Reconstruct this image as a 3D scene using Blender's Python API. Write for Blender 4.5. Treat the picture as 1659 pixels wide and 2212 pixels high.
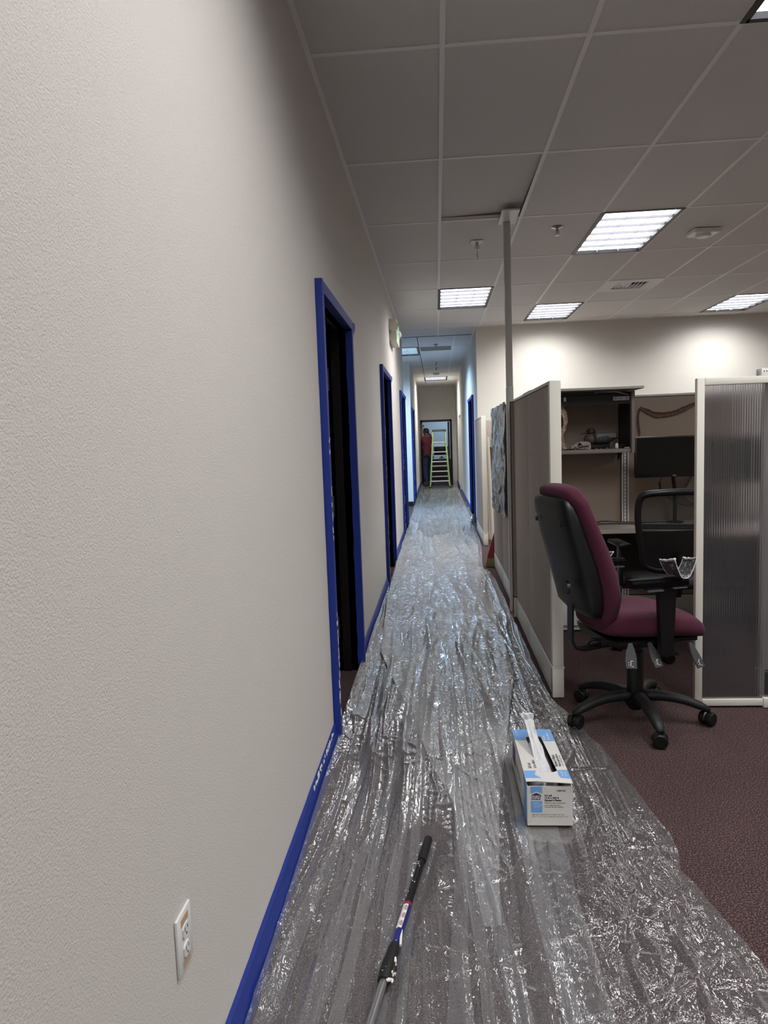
import bpy, bmesh, math, random
import numpy as np
from mathutils import Vector, Matrix, noise as mnoise
for o in list(bpy.data.objects): bpy.data.objects.remove(o)
C = bpy.context.scene.collection
rnd = random.Random(7)
PI = math.pi
# ------------------------------------------------------------------ camera, world, exposure
HCAM, HC = 1.40, 3.048
cam = bpy.data.cameras.new('camera'); camo = bpy.data.objects.new('camera', cam); C.objects.link(camo)
cam.sensor_fit = 'HORIZONTAL'; cam.sensor_width = 36; cam.lens = 36 * 1534 / 1659; cam.clip_start = 0.02; cam.clip_end = 100
R = Matrix(((0.99667665, 0.02779632, 0.07657042), (0.0734113, 0.10090011, -0.99218443), (-0.03530504, 0.99450819, 0.09852422)))
camo.matrix_world = Matrix.Translation((0, 0, HCAM)) @ R.to_4x4()
bpy.context.scene.camera = camo
w = bpy.data.worlds.new('world'); bpy.context.scene.world = w; w.use_nodes = True
w.node_tree.nodes['Background'].inputs[0].default_value = (.6, .62, .65, 1)
w.node_tree.nodes['Background'].inputs[1].default_value = 0.05
vs = bpy.context.scene.view_settings
vs.view_transform = 'Standard'; vs.look = 'None'; vs.gamma = 1; vs.use_curve_mapping = False
vs.exposure = 0.08
LAMP_W = 33.0          # watts of one ceiling troffer
LAMP_COL = (1.0, .988, .968)
LAMP_BLUE = (.46, .68, 1.0)
SPREAD = math.radians(150)
# ------------------------------------------------------------------ helpers
def lin(r, g, b):
    f = lambda c: ((c / 255 + .055) / 1.055) ** 2.4 if c > 10 else c / 255 / 12.92
    return (f(r), f(g), f(b), 1)
def mat(name, rgb, rough=.6, metal=0, bump=None, var=None, spec=.5, emit=None, alpha=None, trans=None, ior=1.45, sheen=0):
    """bump=(scale, distance, detail); var=(scale, rgb2, lo, hi)"""
    m = bpy.data.materials.new(name); m.use_nodes = True
    nt = m.node_tree; p = nt.nodes['Principled BSDF']
    p.inputs['Base Color'].default_value = lin(*rgb)
    p.inputs['Roughness'].default_value = rough; p.inputs['Metallic'].default_value = metal
    p.inputs['Specular IOR Level'].default_value = spec
    p.inputs['IOR'].default_value = ior
    if trans is not None: p.inputs['Transmission Weight'].default_value = trans
    if sheen: p.inputs['Sheen Weight'].default_value = sheen
    if emit:
        p.inputs['Emission Color'].default_value = (*emit[0], 1); p.inputs['Emission Strength'].default_value = emit[1]
    if bump or var:
        tc = nt.nodes.new('ShaderNodeTexCoord')
    if bump:
        n = nt.nodes.new('ShaderNodeTexNoise'); n.inputs['Scale'].default_value = bump[0]; n.inputs['Detail'].default_value = bump[2]
        nt.links.new(tc.outputs['Object'], n.inputs['Vector'])
        b = nt.nodes.new('ShaderNodeBump'); b.inputs['Distance'].default_value = bump[1]; b.inputs['Strength'].default_value = 1
        nt.links.new(n.outputs['Fac'], b.inputs['Height']); nt.links.new(b.outputs['Normal'], p.inputs['Normal'])
    if var:
        n = nt.nodes.new('ShaderNodeTexNoise'); n.inputs['Scale'].default_value = var[0]; n.inputs['Detail'].default_value = 3
        nt.links.new(tc.outputs['Object'], n.inputs['Vector'])
        r = nt.nodes.new('ShaderNodeMapRange'); r.inputs['From Min'].default_value = var[2]; r.inputs['From Max'].default_value = var[3]
        nt.links.new(n.outputs['Fac'], r.inputs['Value'])
        mx = nt.nodes.new('ShaderNodeMix'); mx.data_type = 'RGBA'
        mx.inputs[6].default_value = lin(*rgb); mx.inputs[7].default_value = lin(*var[1])
        nt.links.new(r.outputs[0], mx.inputs[0]); nt.links.new(mx.outputs[2], p.inputs['Base Color'])
    return m
MATRIX = {}
def mw(o): return MATRIX.get(o.name, Matrix.Identity(4)) if o else Matrix.Identity(4)
def tag(o, label=None, cat=None, group=None, kind=None):
    if label: o['label'] = label
    if cat: o['category'] = cat
    if group: o['group'] = group
    if kind: o['kind'] = kind
    return o
def thing(name, label, cat, loc=(0, 0, 0), rz=0, group=None):
    o = bpy.data.objects.new(name, None); C.objects.link(o)
    o.empty_display_size = .05
    o.location = loc; o.rotation_euler = (0, 0, rz)
    MATRIX[o.name] = Matrix.Translation(loc) @ Matrix.Rotation(rz, 4, 'Z')
    return tag(o, label, cat, group)
class MB:
    def __init__(s): s.v = []; s.f = []; s.mi = []; s.cur = 0
    def add(s, vs_, fs):
        b = len(s.v); s.v += [tuple(x) for x in vs_]; s.f += [tuple(b + i for i in f) for f in fs]; s.mi += [s.cur] * len(fs); return s
    def m(s, i): s.cur = i; return s
    def box(s, x0, x1, y0, y1, z0, z1, bev=0, M=None):
        if bev:
            bm = bmesh.new(); bmesh.ops.create_cube(bm, size=1)
            for v in bm.verts: v.co = ((x0 + x1) / 2 + v.co.x * (x1 - x0), (y0 + y1) / 2 + v.co.y * (y1 - y0), (z0 + z1) / 2 + v.co.z * (z1 - z0))
            bmesh.ops.bevel(bm, geom=list(bm.edges), offset=bev, segments=2, affect='EDGES', profile=.5)
            bm.verts.index_update()
            vv = [v.co.copy() for v in bm.verts]; ff = [[v.index for v in f.verts] for f in bm.faces]; bm.free()
        else:
            vv = [Vector((x, y, z)) for x in (x0, x1) for y in (y0, y1) for z in (z0, z1)]
            ff = [(0, 1, 3, 2), (4, 6, 7, 5), (0, 4, 5, 1), (2, 3, 7, 6), (0, 2, 6, 4), (1, 5, 7, 3)]
        if M is not None: vv = [M @ Vector(v) for v in vv]
        return s.add(vv, ff)
    def loft(s, rings, caps=True, closed=True):
        n = len(rings[0]); vv = [p for r in rings for p in r]; ff = []
        for i in range(len(rings) - 1):
            for j in range(n if closed else n - 1):
                k = (j + 1) % n
                ff.append((i * n + j, i * n + k, (i + 1) * n + k, (i + 1) * n + j))
        if caps and closed:
            ff.append(tuple(range(n - 1, -1, -1))); ff.append(tuple((len(rings) - 1) * n + j for j in range(n)))
        return s.add(vv, ff)
    def tube(s, pts, r, n=10, closed=False, flat=1.0):
        pts = [Vector(p) for p in pts]; rr = r if isinstance(r, (list, tuple)) else [r] * len(pts)
        t0 = (pts[1] - pts[0]).normalized(); up = Vector((0, 0, 1)) if abs(t0.z) < .9 else Vector((1, 0, 0))
        u = t0.cross(up).normalized(); rings = []
        for i, p in enumerate(pts):
            if closed: t = (pts[(i + 1) % len(pts)] - pts[i - 1]).normalized()
            else: t = (pts[min(i + 1, len(pts) - 1)] - pts[max(i - 1, 0)]).normalized()
            u = (u - t * u.dot(t)).normalized(); v = t.cross(u)
            rings.append([p + (u * math.cos(a) * flat + v * math.sin(a)) * rr[i] for a in [2 * PI * j / n for j in range(n)]])
        if closed: rings.append(rings[0]); return s.loft(rings, caps=False)
        return s.loft(rings)
    def lathe(s, prof, c=(0, 0, 0), axis='Z', n=24):
        rings = []
        for r, h in prof:
            ring = []
            for j in range(n):
                a = 2 * PI * j / n; x, y = r * math.cos(a), r * math.sin(a)
                ring.append({'Z': (c[0] + x, c[1] + y, c[2] + h), 'X': (c[0] + h, c[1] + x, c[2] + y), 'Y': (c[0] + x, c[1] + h, c[2] + y)}[axis])
            rings.append(ring)
        return s.loft(rings)
    def ball(s, c, r, n=14, M=None):
        rx, ry, rz = r if isinstance(r, (tuple, list)) else (r, r, r); rings = []
        for i in range(1, n // 2):
            t = PI * i / (n // 2)
            rings.append([Vector((c[0] + rx * math.sin(t) * math.cos(2 * PI * j / n), c[1] + ry * math.sin(t) * math.sin(2 * PI * j / n), c[2] - rz * math.cos(t))) for j in range(n)])
        if M is not None: rings = [[M @ p for p in r_] for r_ in rings]
        return s.loft(rings)
    def prism(s, poly, axis, a0, a1):
        """poly 2D; axis X: (y,z), Y: (x,z), Z: (x,y)"""
        f = {'X': lambda p, a: (a, p[0], p[1]), 'Y': lambda p, a: (p[0], a, p[1]), 'Z': lambda p, a: (p[0], p[1], a)}[axis]
        return s.loft([[f(p, a0) for p in poly], [f(p, a1) for p in poly]])
    def build(s, name, mats, parent=None, smooth=False, local=False, M=None, sub=0):
        me = bpy.data.meshes.new(name)
        vv = [Vector(v) for v in s.v]
        if M is not None: vv = [M @ v for v in vv]
        if parent and not local:
            inv = mw(parent).inverted(); vv = [inv @ v for v in vv]
        me.from_pydata([tuple(v) for v in vv], [], s.f); me.update()
        if not isinstance(mats, (list, tuple)): mats = [mats]
        for m in mats: me.materials.append(m)
        me.polygons.foreach_set('material_index', s.mi)
        bm = bmesh.new(); bm.from_mesh(me); bmesh.ops.recalc_face_normals(bm, faces=bm.faces); bm.to_mesh(me); bm.free()
        if smooth:
            me.polygons.foreach_set('use_smooth', [True] * len(me.polygons))
            if smooth != 'all': me.set_sharp_from_angle(angle=math.radians(38))
        o = bpy.data.objects.new(name, me); C.objects.link(o)
        if parent: o.parent = parent; MATRIX[o.name] = mw(parent)
        if sub:
            d = o.modifiers.new('s', 'SUBSURF'); d.levels = sub; d.render_levels = sub
        return o
def box(name, m, x0, x1, y0, y1, z0, z1, parent=None, bev=0, local=False): return MB().box(x0, x1, y0, y1, z0, z1, bev).build(name, m, parent, smooth=bool(bev), local=local)
def struct(o): o['kind'] = 'structure'; return o
def copy_tree(o, parent=None):
    c = o.copy(); C.objects.link(c); c.parent = parent
    for ch in [x for x in o.children]: copy_tree(ch, c)
    return c
def catmull(pts, k=6):
    P = [Vector(p) for p in pts]; P = [P[0] * 2 - P[1]] + P + [P[-1] * 2 - P[-2]]; out = []
    for i in range(1, len(P) - 2):
        for j in range(k):
            t = j / k; a, b, c, d = P[i - 1:i + 3]
            out.append(.5 * ((2 * b) + (c - a) * t + (2 * a - 5 * b + 4 * c - d) * t * t + (3 * b - a - 3 * c + d) * t ** 3))
    out.append(P[-2]); return out
def text(s, size, M, m, parent, name='printed_text', bold=0, align='LEFT', local=False, sx=1):
    cu = bpy.data.curves.new(name, 'FONT'); cu.body = s; cu.size = size; cu.offset = bold; cu.align_x = align; cu.resolution_u = 2
    t = bpy.data.objects.new(name, cu); C.objects.link(t); bpy.context.view_layer.update()
    me = bpy.data.meshes.new_from_object(t); bpy.data.objects.remove(t)
    M = M @ Matrix.Diagonal((sx, 1, 1, 1))
    if parent and not local: M = mw(parent).inverted() @ M
    me.transform(M); me.materials.clear(); me.materials.append(m)
    o = bpy.data.objects.new(name, me); C.objects.link(o); o.parent = parent; MATRIX[o.name] = mw(parent)
    return o
# ------------------------------------------------------------------ materials
wall_m = mat('wall_paint', (204, 199, 193), .62, bump=(270, .0014, 2.5))
wallfar_m = mat('wall_paint_smooth', (208, 204, 196), .65, bump=(120, .0008, 2))
ceil_m = mat('ceiling_tile', (222, 220, 217), .9, bump=(420, .002, 2), var=(260, (200, 197, 194), .5, .72))
grid_m = mat('grid_metal', (234, 232, 229), .5)
dark_m = mat('void', (10, 10, 10), .9)
base_m = mat('baseboard_vinyl', (22, 20, 21), .5)
frame_m = mat('door_frame_brown', (16, 13, 12), .35)
brown_m = mat('dark_brown_wood', (60, 40, 30), .5)
tape_m = mat('blue_tape', (18, 46, 132), .55, bump=(300, .0005, 2))
paint_m = mat('white_paint', (225, 223, 215), .45)
hinge_m = mat('hinge_steel', (120, 122, 122), .4, .7)
panel_m = mat('panel_fabric', (180, 170, 160), .9, bump=(900, .0006, 1), var=(30, (172, 162, 152), .35, .65))
panel2_m = mat('panel_fabric_tan', (156, 140, 127), .92, bump=(900, .0006, 1), var=(600, (138, 124, 112), .4, .6))
trim_m = mat('panel_trim', (214, 211, 201), .4)
trimg_m = mat('panel_trim_grey', (190, 188, 181), .4)
binm = mat('bin_metal', (128, 120, 115), .45)
bindark = mat('bin_dark', (34, 31, 30), .5)
desk_m = mat('desk_laminate', (158, 148, 140), .35)
white_m = mat('white_metal', (215, 215, 212), .35)
black_m = mat('black_plastic', (14, 14, 15), .38)
blackr_m = mat('black_rough', (17, 17, 19), .55, bump=(500, .0003, 2))
shell_m = mat('chair_shell', (19, 20, 21), .42, bump=(600, .0003, 2))
glossb_m = mat('glossy_black', (6, 7, 9), .12)
maroon_m = mat('maroon_fabric', (80, 24, 49), .95, bump=(1100, .0006, 1), var=(420, (54, 14, 33), .35, .7), sheen=.04)
steel_m = mat('steel', (170, 170, 172), .3, .9)
chrome_m = mat('chrome', (200, 200, 200), .12, 1)
def carpet():
    m = bpy.data.materials.new('carpet'); m.use_nodes = True; nt = m.node_tree; p = nt.nodes['Principled BSDF']
    p.inputs['Roughness'].default_value = 1; p.inputs['Specular IOR Level'].default_value = .1
    tc = nt.nodes.new('ShaderNodeTexCoord')
    v = nt.nodes.new('ShaderNodeTexVoronoi'); v.inputs['Scale'].default_value = 260; nt.links.new(tc.outputs['Object'], v.inputs['Vector'])
    n = nt.nodes.new('ShaderNodeTexNoise'); n.inputs['Scale'].default_value = 190; n.inputs['Detail'].default_value = 3; nt.links.new(tc.outputs['Object'], n.inputs['Vector'])
    r = nt.nodes.new('ShaderNodeValToRGB'); e = r.color_ramp.elements
    e[0].position = .36; e[0].color = lin(54, 42, 43); e[1].position = .66; e[1].color = lin(128, 111, 106)
    k = e.new(.52); k.color = lin(86, 66, 68)
    nt.links.new(n.outputs['Fac'], r.inputs[0])
    n2 = nt.nodes.new('ShaderNodeTexNoise'); n2.inputs['Scale'].default_value = 3; nt.links.new(tc.outputs['Object'], n2.inputs['Vector'])
    mx = nt.nodes.new('ShaderNodeMix'); mx.data_type = 'RGBA'; mx.blend_type = 'MULTIPLY'; mx.inputs[0].default_value = .25
    nt.links.new(r.outputs[0], mx.inputs[6]); nt.links.new(n2.outputs['Fac'], mx.inputs[7])
    nt.links.new(mx.outputs[2], p.inputs['Base Color'])
    b = nt.nodes.new('ShaderNodeBump'); b.inputs['Distance'].default_value = .004
    nt.links.new(v.outputs['Distance'], b.inputs['Height']); nt.links.new(b.outputs['Normal'], p.inputs['Normal'])
    return m
carpet_m = carpet()
def film(name, k, rough, s1, s2, d, gcol=(1, 1, 1), gloss=1.9):
    """thin clear polyethylene: sees through, slightly milky along the path through it, glossy both sides"""
    m = bpy.data.materials.new(name); m.use_nodes = True; nt = m.node_tree; nt.nodes.clear(); L = nt.links.new
    N = nt.nodes.new
    out = N('ShaderNodeOutputMaterial'); tc = N('ShaderNodeTexCoord'); geo = N('ShaderNodeNewGeometry')
    n1 = N('ShaderNodeTexNoise'); n1.inputs['Scale'].default_value = s1; n1.inputs['Detail'].default_value = 4; n1.inputs['Distortion'].default_value = 1.2
    mp = N('ShaderNodeMapping'); mp.inputs['Scale'].default_value = (1, .45, 1); L(tc.outputs['Object'], mp.inputs[0]); L(mp.outputs[0], n1.inputs['Vector'])
    v1 = N('ShaderNodeTexVoronoi'); v1.feature = 'DISTANCE_TO_EDGE'; v1.inputs['Scale'].default_value = s2
    mix0 = N('ShaderNodeMix'); mix0.data_type = 'RGBA'; mix0.inputs[0].default_value = .12; L(mp.outputs[0], mix0.inputs[6]); L(n1.outputs['Color'], mix0.inputs[7]); L(mix0.outputs[2], v1.inputs['Vector'])
    ad = N('ShaderNodeMath'); ad.operation = 'MULTIPLY_ADD'; ad.inputs[1].default_value = .9; L(v1.outputs['Distance'], ad.inputs[0]); L(n1.outputs['Fac'], ad.inputs[2])
    b = N('ShaderNodeBump'); b.inputs['Distance'].default_value = d; b.inputs['Strength'].default_value = 1; L(ad.outputs[0], b.inputs['Height'])
    tr = N('ShaderNodeBsdfTransparent'); tr.inputs[0].default_value = (.95, .95, .96, 1)
    df = N('ShaderNodeBsdfDiffuse'); df.inputs[0].default_value = (.86, .88, .90, 1)
    tl = N('ShaderNodeBsdfTranslucent'); tl.inputs[0].default_value = (.86, .88, .90, 1)
    dm = N('ShaderNodeMixShader'); dm.inputs[0].default_value = .3; L(df.outputs[0], dm.inputs[1]); L(tl.outputs[0], dm.inputs[2])
    # haze = 1 - exp(-k / cos)
    dot = N('ShaderNodeVectorMath'); dot.operation = 'DOT_PRODUCT'; L(geo.outputs['Incoming'], dot.inputs[0]); L(geo.outputs['Normal'], dot.inputs[1])
    ab = N('ShaderNodeMath'); ab.operation = 'ABSOLUTE'; L(dot.outputs['Value'], ab.inputs[0])
    mxm = N('ShaderNodeMath'); mxm.operation = 'MAXIMUM'; mxm.inputs[1].default_value = .06; L(ab.outputs[0], mxm.inputs[0])
    dv = N('ShaderNodeMath'); dv.operation = 'DIVIDE'; dv.inputs[0].default_value = -k; L(mxm.outputs[0], dv.inputs[1])
    ex = N('ShaderNodeMath'); ex.operation = 'EXPONENT'; L(dv.outputs[0], ex.inputs[0])
    hz = N('ShaderNodeMath'); hz.operation = 'SUBTRACT'; hz.inputs[0].default_value = 1; L(ex.outputs[0], hz.inputs[1])
    m1 = N('ShaderNodeMixShader'); L(hz.outputs[0], m1.inputs[0]); L(tr.outputs[0], m1.inputs[1]); L(dm.outputs[0], m1.inputs[2])
    gl = N('ShaderNodeBsdfGlossy'); gl.inputs['Roughness'].default_value = rough; gl.inputs[0].default_value = (*gcol, 1); L(b.outputs[0], gl.inputs['Normal'])
    fr = N('ShaderNodeFresnel'); fr.inputs[0].default_value = 1.5; L(b.outputs[0], fr.inputs['Normal'])
    f2 = N('ShaderNodeMath'); f2.operation = 'MULTIPLY'; f2.inputs[1].default_value = gloss; f2.use_clamp = True; L(fr.outputs[0], f2.inputs[0])
    m2 = N('ShaderNodeMixShader'); L(f2.outputs[0], m2.inputs[0]); L(m1.outputs[0], m2.inputs[1]); L(gl.outputs[0], m2.inputs[2])
    L(m2.outputs[0], out.inputs[0])
    return m
filmA = film('plastic_film', .080, .06, 22, 28, .0022)
filmB = film('plastic_film_clear', .050, .065, 28, 34, .0027, gloss=2.2)
# ------------------------------------------------------------------ room shell
XL = -.51; XR = .625
floor = struct(box('floor', carpet_m, -3.6, 6.4, -3.2, 27.2, -.1, 0))
def wall_left():
    b = MB()
    doors = [(3.20, 4.25), (6.74, 7.86), (10.26, 11.40)]
    y = -3.2; zt = 2.065
    for a, e in doors:
        b.box(XL - .15, XL, y, a, 0, HC + .5); b.box(XL - .15, XL, a, e, zt, HC + .5); y = e
    b.box(XL - .15, XL, y, 11.5, 0, HC + .5)
    b.box(-3.6, XL - .15, 11.38, 11.5, 0, HC + .5)
    return struct(b.build('wall_left', wall_m))
WL = wall_left()
b = MB(); b.box(-3.6, -.53, 15.2, 15.35, 0, HC + .5)
b.box(-.68, -.53, 15.35, 15.60, 0, HC + .5); b.box(-.68, -.53, 15.60, 16.70, 2.065, HC + .5); b.box(-.68, -.53, 16.70, 22.6, 0, HC + .5)
struct(b.build('wall_left_far', wallfar_m))
b = MB(); b.box(XR, XR + .15, 10.85, 11.95, 0, HC + .5); b.box(XR, XR + .15, 11.95, 13.25, 2.065, HC + .5); b.box(XR, XR + .15, 13.25, 18.5, 0, HC + .5)
b.box(XR, XR + .15, 18.5, 19.9, 2.03, HC + .5); b.box(XR, XR + .15, 19.9, 22.6, 0, HC + .5)
b.box(XR + .15, XR + .9, 18.4, 18.5, 0, HC + .5); b.box(XR + .15, XR + .9, 19.9, 20.0, 0, HC + .5); b.box(XR + .8, XR + .9, 18.5, 19.9, 0, HC + .5)
b.box(XR + .15, 6.4, 10.85, 11.0, 0, HC + .5)
struct(b.build('wall_back', wallfar_m))
b = MB(); b.box(-3.6, -.50, 22.6, 22.75, 0, HC + .5); b.box(-.50, .49, 22.6, 22.75, 2.02, HC + .5); b.box(.49, 6.4, 22.6, 22.75, 0, HC + .5)
struct(b.build('wall_corridor_end', wallfar_m))
struct(box('wall_right', wallfar_m, 6.25, 6.4, -3.2, 27.2, 0, HC + .5))
struct(box('wall_front', wallfar_m, -3.6, 6.4, -3.3, -3.2, 0, HC + .5))
struct(box('wall_outer', wallfar_m, -3.7, -3.6, -3.2, 27.2, 0, HC + .5))
struct(box('wall_far_room', wallfar_m, -3.6, 6.4, 27.0, 27.2, 0, HC + .5))
box_pl = struct(box('dark_plenum_slab', dark_m, -3.6, 6.4, -3.2, 27.2, HC + .5, HC + .6))  # unseen slab, coloured black so gaps between tiles look like a dark void
# baseboards
def baseb(name, segs):
    b = MB()
    for s in segs: b.box(*s, 0, .10)
    return struct(b.build(name, base_m))
baseb('baseboard_left', [(XL, XL + .008, -3.2, 3.15), (XL, XL + .008, 4.30, 6.69), (XL, XL + .008, 7.91, 10.21)])
baseb('baseboard_right', [(XR - .008, XR, 13.3, 18.5), (XR - .008, XR, 19.9, 22.6), (XR - .008, XR, 10.85, 11.9)])
baseb('baseboard_far', [(-3.5, -.53, 15.192, 15.2), (-.53, -.522, 15.35, 15.55), (-.53, -.522, 16.75, 22.6), (XR + .1, 6.2, 10.842, 10.85)])
# ------------------------------------------------------------------ ceiling: grid, tiles
ceil = struct(bpy.data.objects.new('ceiling', None)); C.objects.link(ceil)
xs = [XL] + [.07 + .61 * k for k in range(0, 11)]; xs = [x for x in xs if x < 6.25] + [6.25]
ys = [-3.2] + [3.185 + 1.219 * k for k in range(-5, 7)] + [11.62]
LIGHTS = [(1.29, 1.966), (1.29, 5.623), (1.29, 9.28), (3.73, 9.28), (3.73, 5.623), (3.73, 1.966), (.07, 8.061), (.07, .747), (1.29, -1.69), (.07, -2.91)]
VENT = (1.90, 8.061)
def near(a, b): return abs(a[0] - b[0]) < .05 and abs(a[1] - b[1]) < .05
gb = MB(); tb = {}
def bar(x0, x1, y0, y1): gb.box(x0, x1, y0, y1, HC + (.0006 if x1 - x0 > y1 - y0 else 0), HC + .004); gb.box((x0 + x1) / 2 - .001 if x1 - x0 < .05 else x0, (x0 + x1) / 2 + .001 if x1 - x0 < .05 else x1, (y0 + y1) / 2 - .001 if y1 - y0 < .05 else y0, (y0 + y1) / 2 + .001 if y1 - y0 < .05 else y1, HC + .004, HC + .03)
def tile(x0, x1, y0, y1, dx=0, dy=0, rot=None):
    key = (round(x1 - x0, 2), round(y1 - y0, 2))
    if key not in tb:
        hx, hy = (x1 - x0) / 2 - .004, (y1 - y0) / 2 - .004
        o = MB().box(-hx, hx, -hy, hy, 0, .016, bev=.002).build('ceiling_tile', ceil_m, ceil, local=True)
        tb[key] = o.data
    else:
        o = bpy.data.objects.new('ceiling_tile', tb[key]); C.objects.link(o); o.parent = ceil
    o.location = ((x0 + x1) / 2 + dx, (y0 + y1) / 2 + dy, HC + .0045)
    if rot: o.rotation_euler = rot; o.location.z += .022
    return o
def field(xs, ys, skip, xlim=lambda x, y: True, half=()):
    for i in range(len(xs) - 1):
        for j in range(len(ys) - 1):
            x0, x1, y0, y1 = xs[i], xs[i + 1], ys[j], ys[j + 1]
            if not xlim((x0 + x1) / 2, (y0 + y1) / 2): continue
            if any(near((x0, y0), s) for s in skip): continue
            if any(near((x0, y0), s) for s in half):
                bar(x0, x1, (y0 + y1) / 2 - .012, (y0 + y1) / 2 + .012); tile(x0, x1, (y0 + y1) / 2, y1); continue
            if near((x0, y0), (.07, 4.404)): tile(x0, x1, y0, y1, rot=(.024, -.035, 0)); continue
            dx = .008 if near((x0, y0), (XL, 3.185)) else 0
            tile(x0, x1, y0, y1, dx=-dx)
    for x in xs[1:-1]:
        yy = [y for y in ys if xlim(x - .05, y - .05 if y > ys[0] else y + .05)]
        if yy: bar(x - .012, x + .012, ys[0], max(yy))
main = lambda x, y: x < XR + .1 or y < 10.9
ys_m = ys[:-1]
field(xs, ys_m + [10.85], LIGHTS, half=[VENT])
field([XL, .07, XR], [10.85, 11.62], [])
for y in ys_m: bar(XL, 6.25, y - .012, y + .012)
for yy in (11.62,): bar(XL, XR, yy - .012, yy + .012)
gb.box(XL, XL + .022, -3.2, 11.5, HC - .002, HC + .002); gb.box(XR, 6.25, 10.828, 10.85, HC - .002, HC + .002)
xs2 = [-3.6] + [-.275 - .61 * k for k in range(4, -1, -1)] + [.335, XR]; ys2 = [11.62 + 1.219 * k for k in range(0, 9)] + [22.6]
ys2 = [11.62, 12.85, 14.07, 15.29, 16.51, 17.73, 18.95, 20.17, 21.39, 22.6]
def lim2(x, y): return x > -.6 or y < 15.2
LIGHTS2 = [(-.885, 12.85), (-.275, 18.95)]
field(xs2, ys2, LIGHTS2, lim2, half=[(-.275, 12.85)])
gb.box(-.275, -.251, 11.62, 22.6, HC, HC + .004)
for y in ys2[:-1]: bar(-3.6 if y < 15.2 else -.53, XR, y - .012, y + .012)
gb.box(-.55, -.53, 15.2, 22.6, HC - .002, HC + .002); gb.box(XR - .02, XR, 10.85, 22.6, HC - .002, HC + .002)
box('ceiling_panel', ceil_m, -3.6, XL, 11.5, 11.62, HC, HC + .02, ceil); box('ceiling_panel', ceil_m, -3.6, 6.25, 22.75, 27, HC, HC + .02, ceil)
box('ceiling_panel', ceil_m, -3.6, XL - .15, -3.2, 11.38, HC, HC + .02, ceil)
gb.build('ceiling_grid', grid_m, ceil)
# ------------------------------------------------------------------ troffers
lens_m = mat('lit_lens', (240, 240, 245), .4, emit=((.95, .95, 1.0), 5.5))
lensb_m = mat('lit_lens_cool', (230, 240, 250), .4, emit=((.5, .82, 1.0), 3.0))
blade_m = mat('louver_blade', (205, 206, 212), .25, .6)
def troffer(loc, label, blue=False, power=None):
    t = thing('ceiling_light', label, 'ceiling light', (loc[0] + .305, loc[1] + .6095, HC), 0, 'louvred ceiling lights')
    hx, hy = .293, .598
    b = MB()
    for s in (-1, 1):
        b.box(s * hx - .022, s * hx + .010, -hy - .01, hy + .01, -.004, .03); b.box(-hx, hx, s * hy - .018, s * hy + .010, -.004, .03)
    b.build('frame', black_m, t, local=True)
    MB().box(-hx + .01, hx - .01, -hy + .01, hy - .01, .024, .028).build('lens', lensb_m if blue else lens_m, t, local=True)
    me = None
    for k in range(1, 3):
        x = -hx + .012 + (2 * hx - .024) * k / 3
        if me is None: o = MB().prism([(-.0012, 0), (.0012, 0), (.003, .022), (-.003, .022)], 'Y', -hy + .01, hy - .01).build('louver_blade', blade_m, t, local=True); me = o.data
        else: o = bpy.data.objects.new('louver_blade', me); C.objects.link(o); o.parent = t
        o.location.x = x
    me = None
    for k in range(1, 6):
        y = -hy + .012 + (2 * hy - .024) * k / 6
        if me is None: o = MB().prism([(-.0015, 0), (.0015, 0), (.006, .022), (-.006, .022)], 'X', -hx + .01, hx - .01).build('louver_blade', blade_m, t, local=True); me = o.data
        else: o = bpy.data.objects.new('louver_blade', me); C.objects.link(o); o.parent = t
        o.location.y = y
    l = bpy.data.lights.new('lamp', 'AREA'); l.shape = 'RECTANGLE'; l.size = .54; l.size_y = 1.14
    l.energy = power or LAMP_W; l.color = LAMP_BLUE if blue else LAMP_COL; l.spread = SPREAD
    lo = bpy.data.objects.new('lamp', l); C.objects.link(lo); lo.parent = t; lo.location = (0, 0, -.006)
    return t
LL = ['louvred ceiling light cut by the top right corner of the photo', 'largest whole louvred ceiling light, right of the grey power pole', 'louvred ceiling light just right of the power pole, close to the far wall',
      'louvred ceiling light at the right edge, above the ribbed screen', None, None, 'louvred ceiling light left of the power pole, ahead of the corridor', None, None, None]
for i, p in enumerate(LIGHTS):
    troffer(p, power={7: 19, 9: 20, 8: 26, 0: 26}.get(i), label=LL[i] or ['', '', '', '', 'ceiling light out of frame to the right of the largest lit one', 'ceiling light out of frame at the near right', '', 'ceiling light overhead beside the left wall, out of frame',
                         'ceiling light behind the camera to the right', 'ceiling light behind the camera by the left wall'][i])
troffer(LIGHTS2[0], 'bluish louvred ceiling light half hidden behind the end of the left wall', True, 155)
troffer(LIGHTS2[1], 'farthest louvred ceiling light, in the corridor before the end door', False, 42)
# light in the far room (cool)
l = bpy.data.lights.new('room_lamp', 'AREA'); l.shape = 'RECTANGLE'; l.size = 1.2; l.size_y = 1.2; l.energy = 60; l.color = LAMP_BLUE
lo = bpy.data.objects.new('room_lamp', l); C.objects.link(lo); lo.location = (.6, 25.4, HC - .03)
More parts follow.
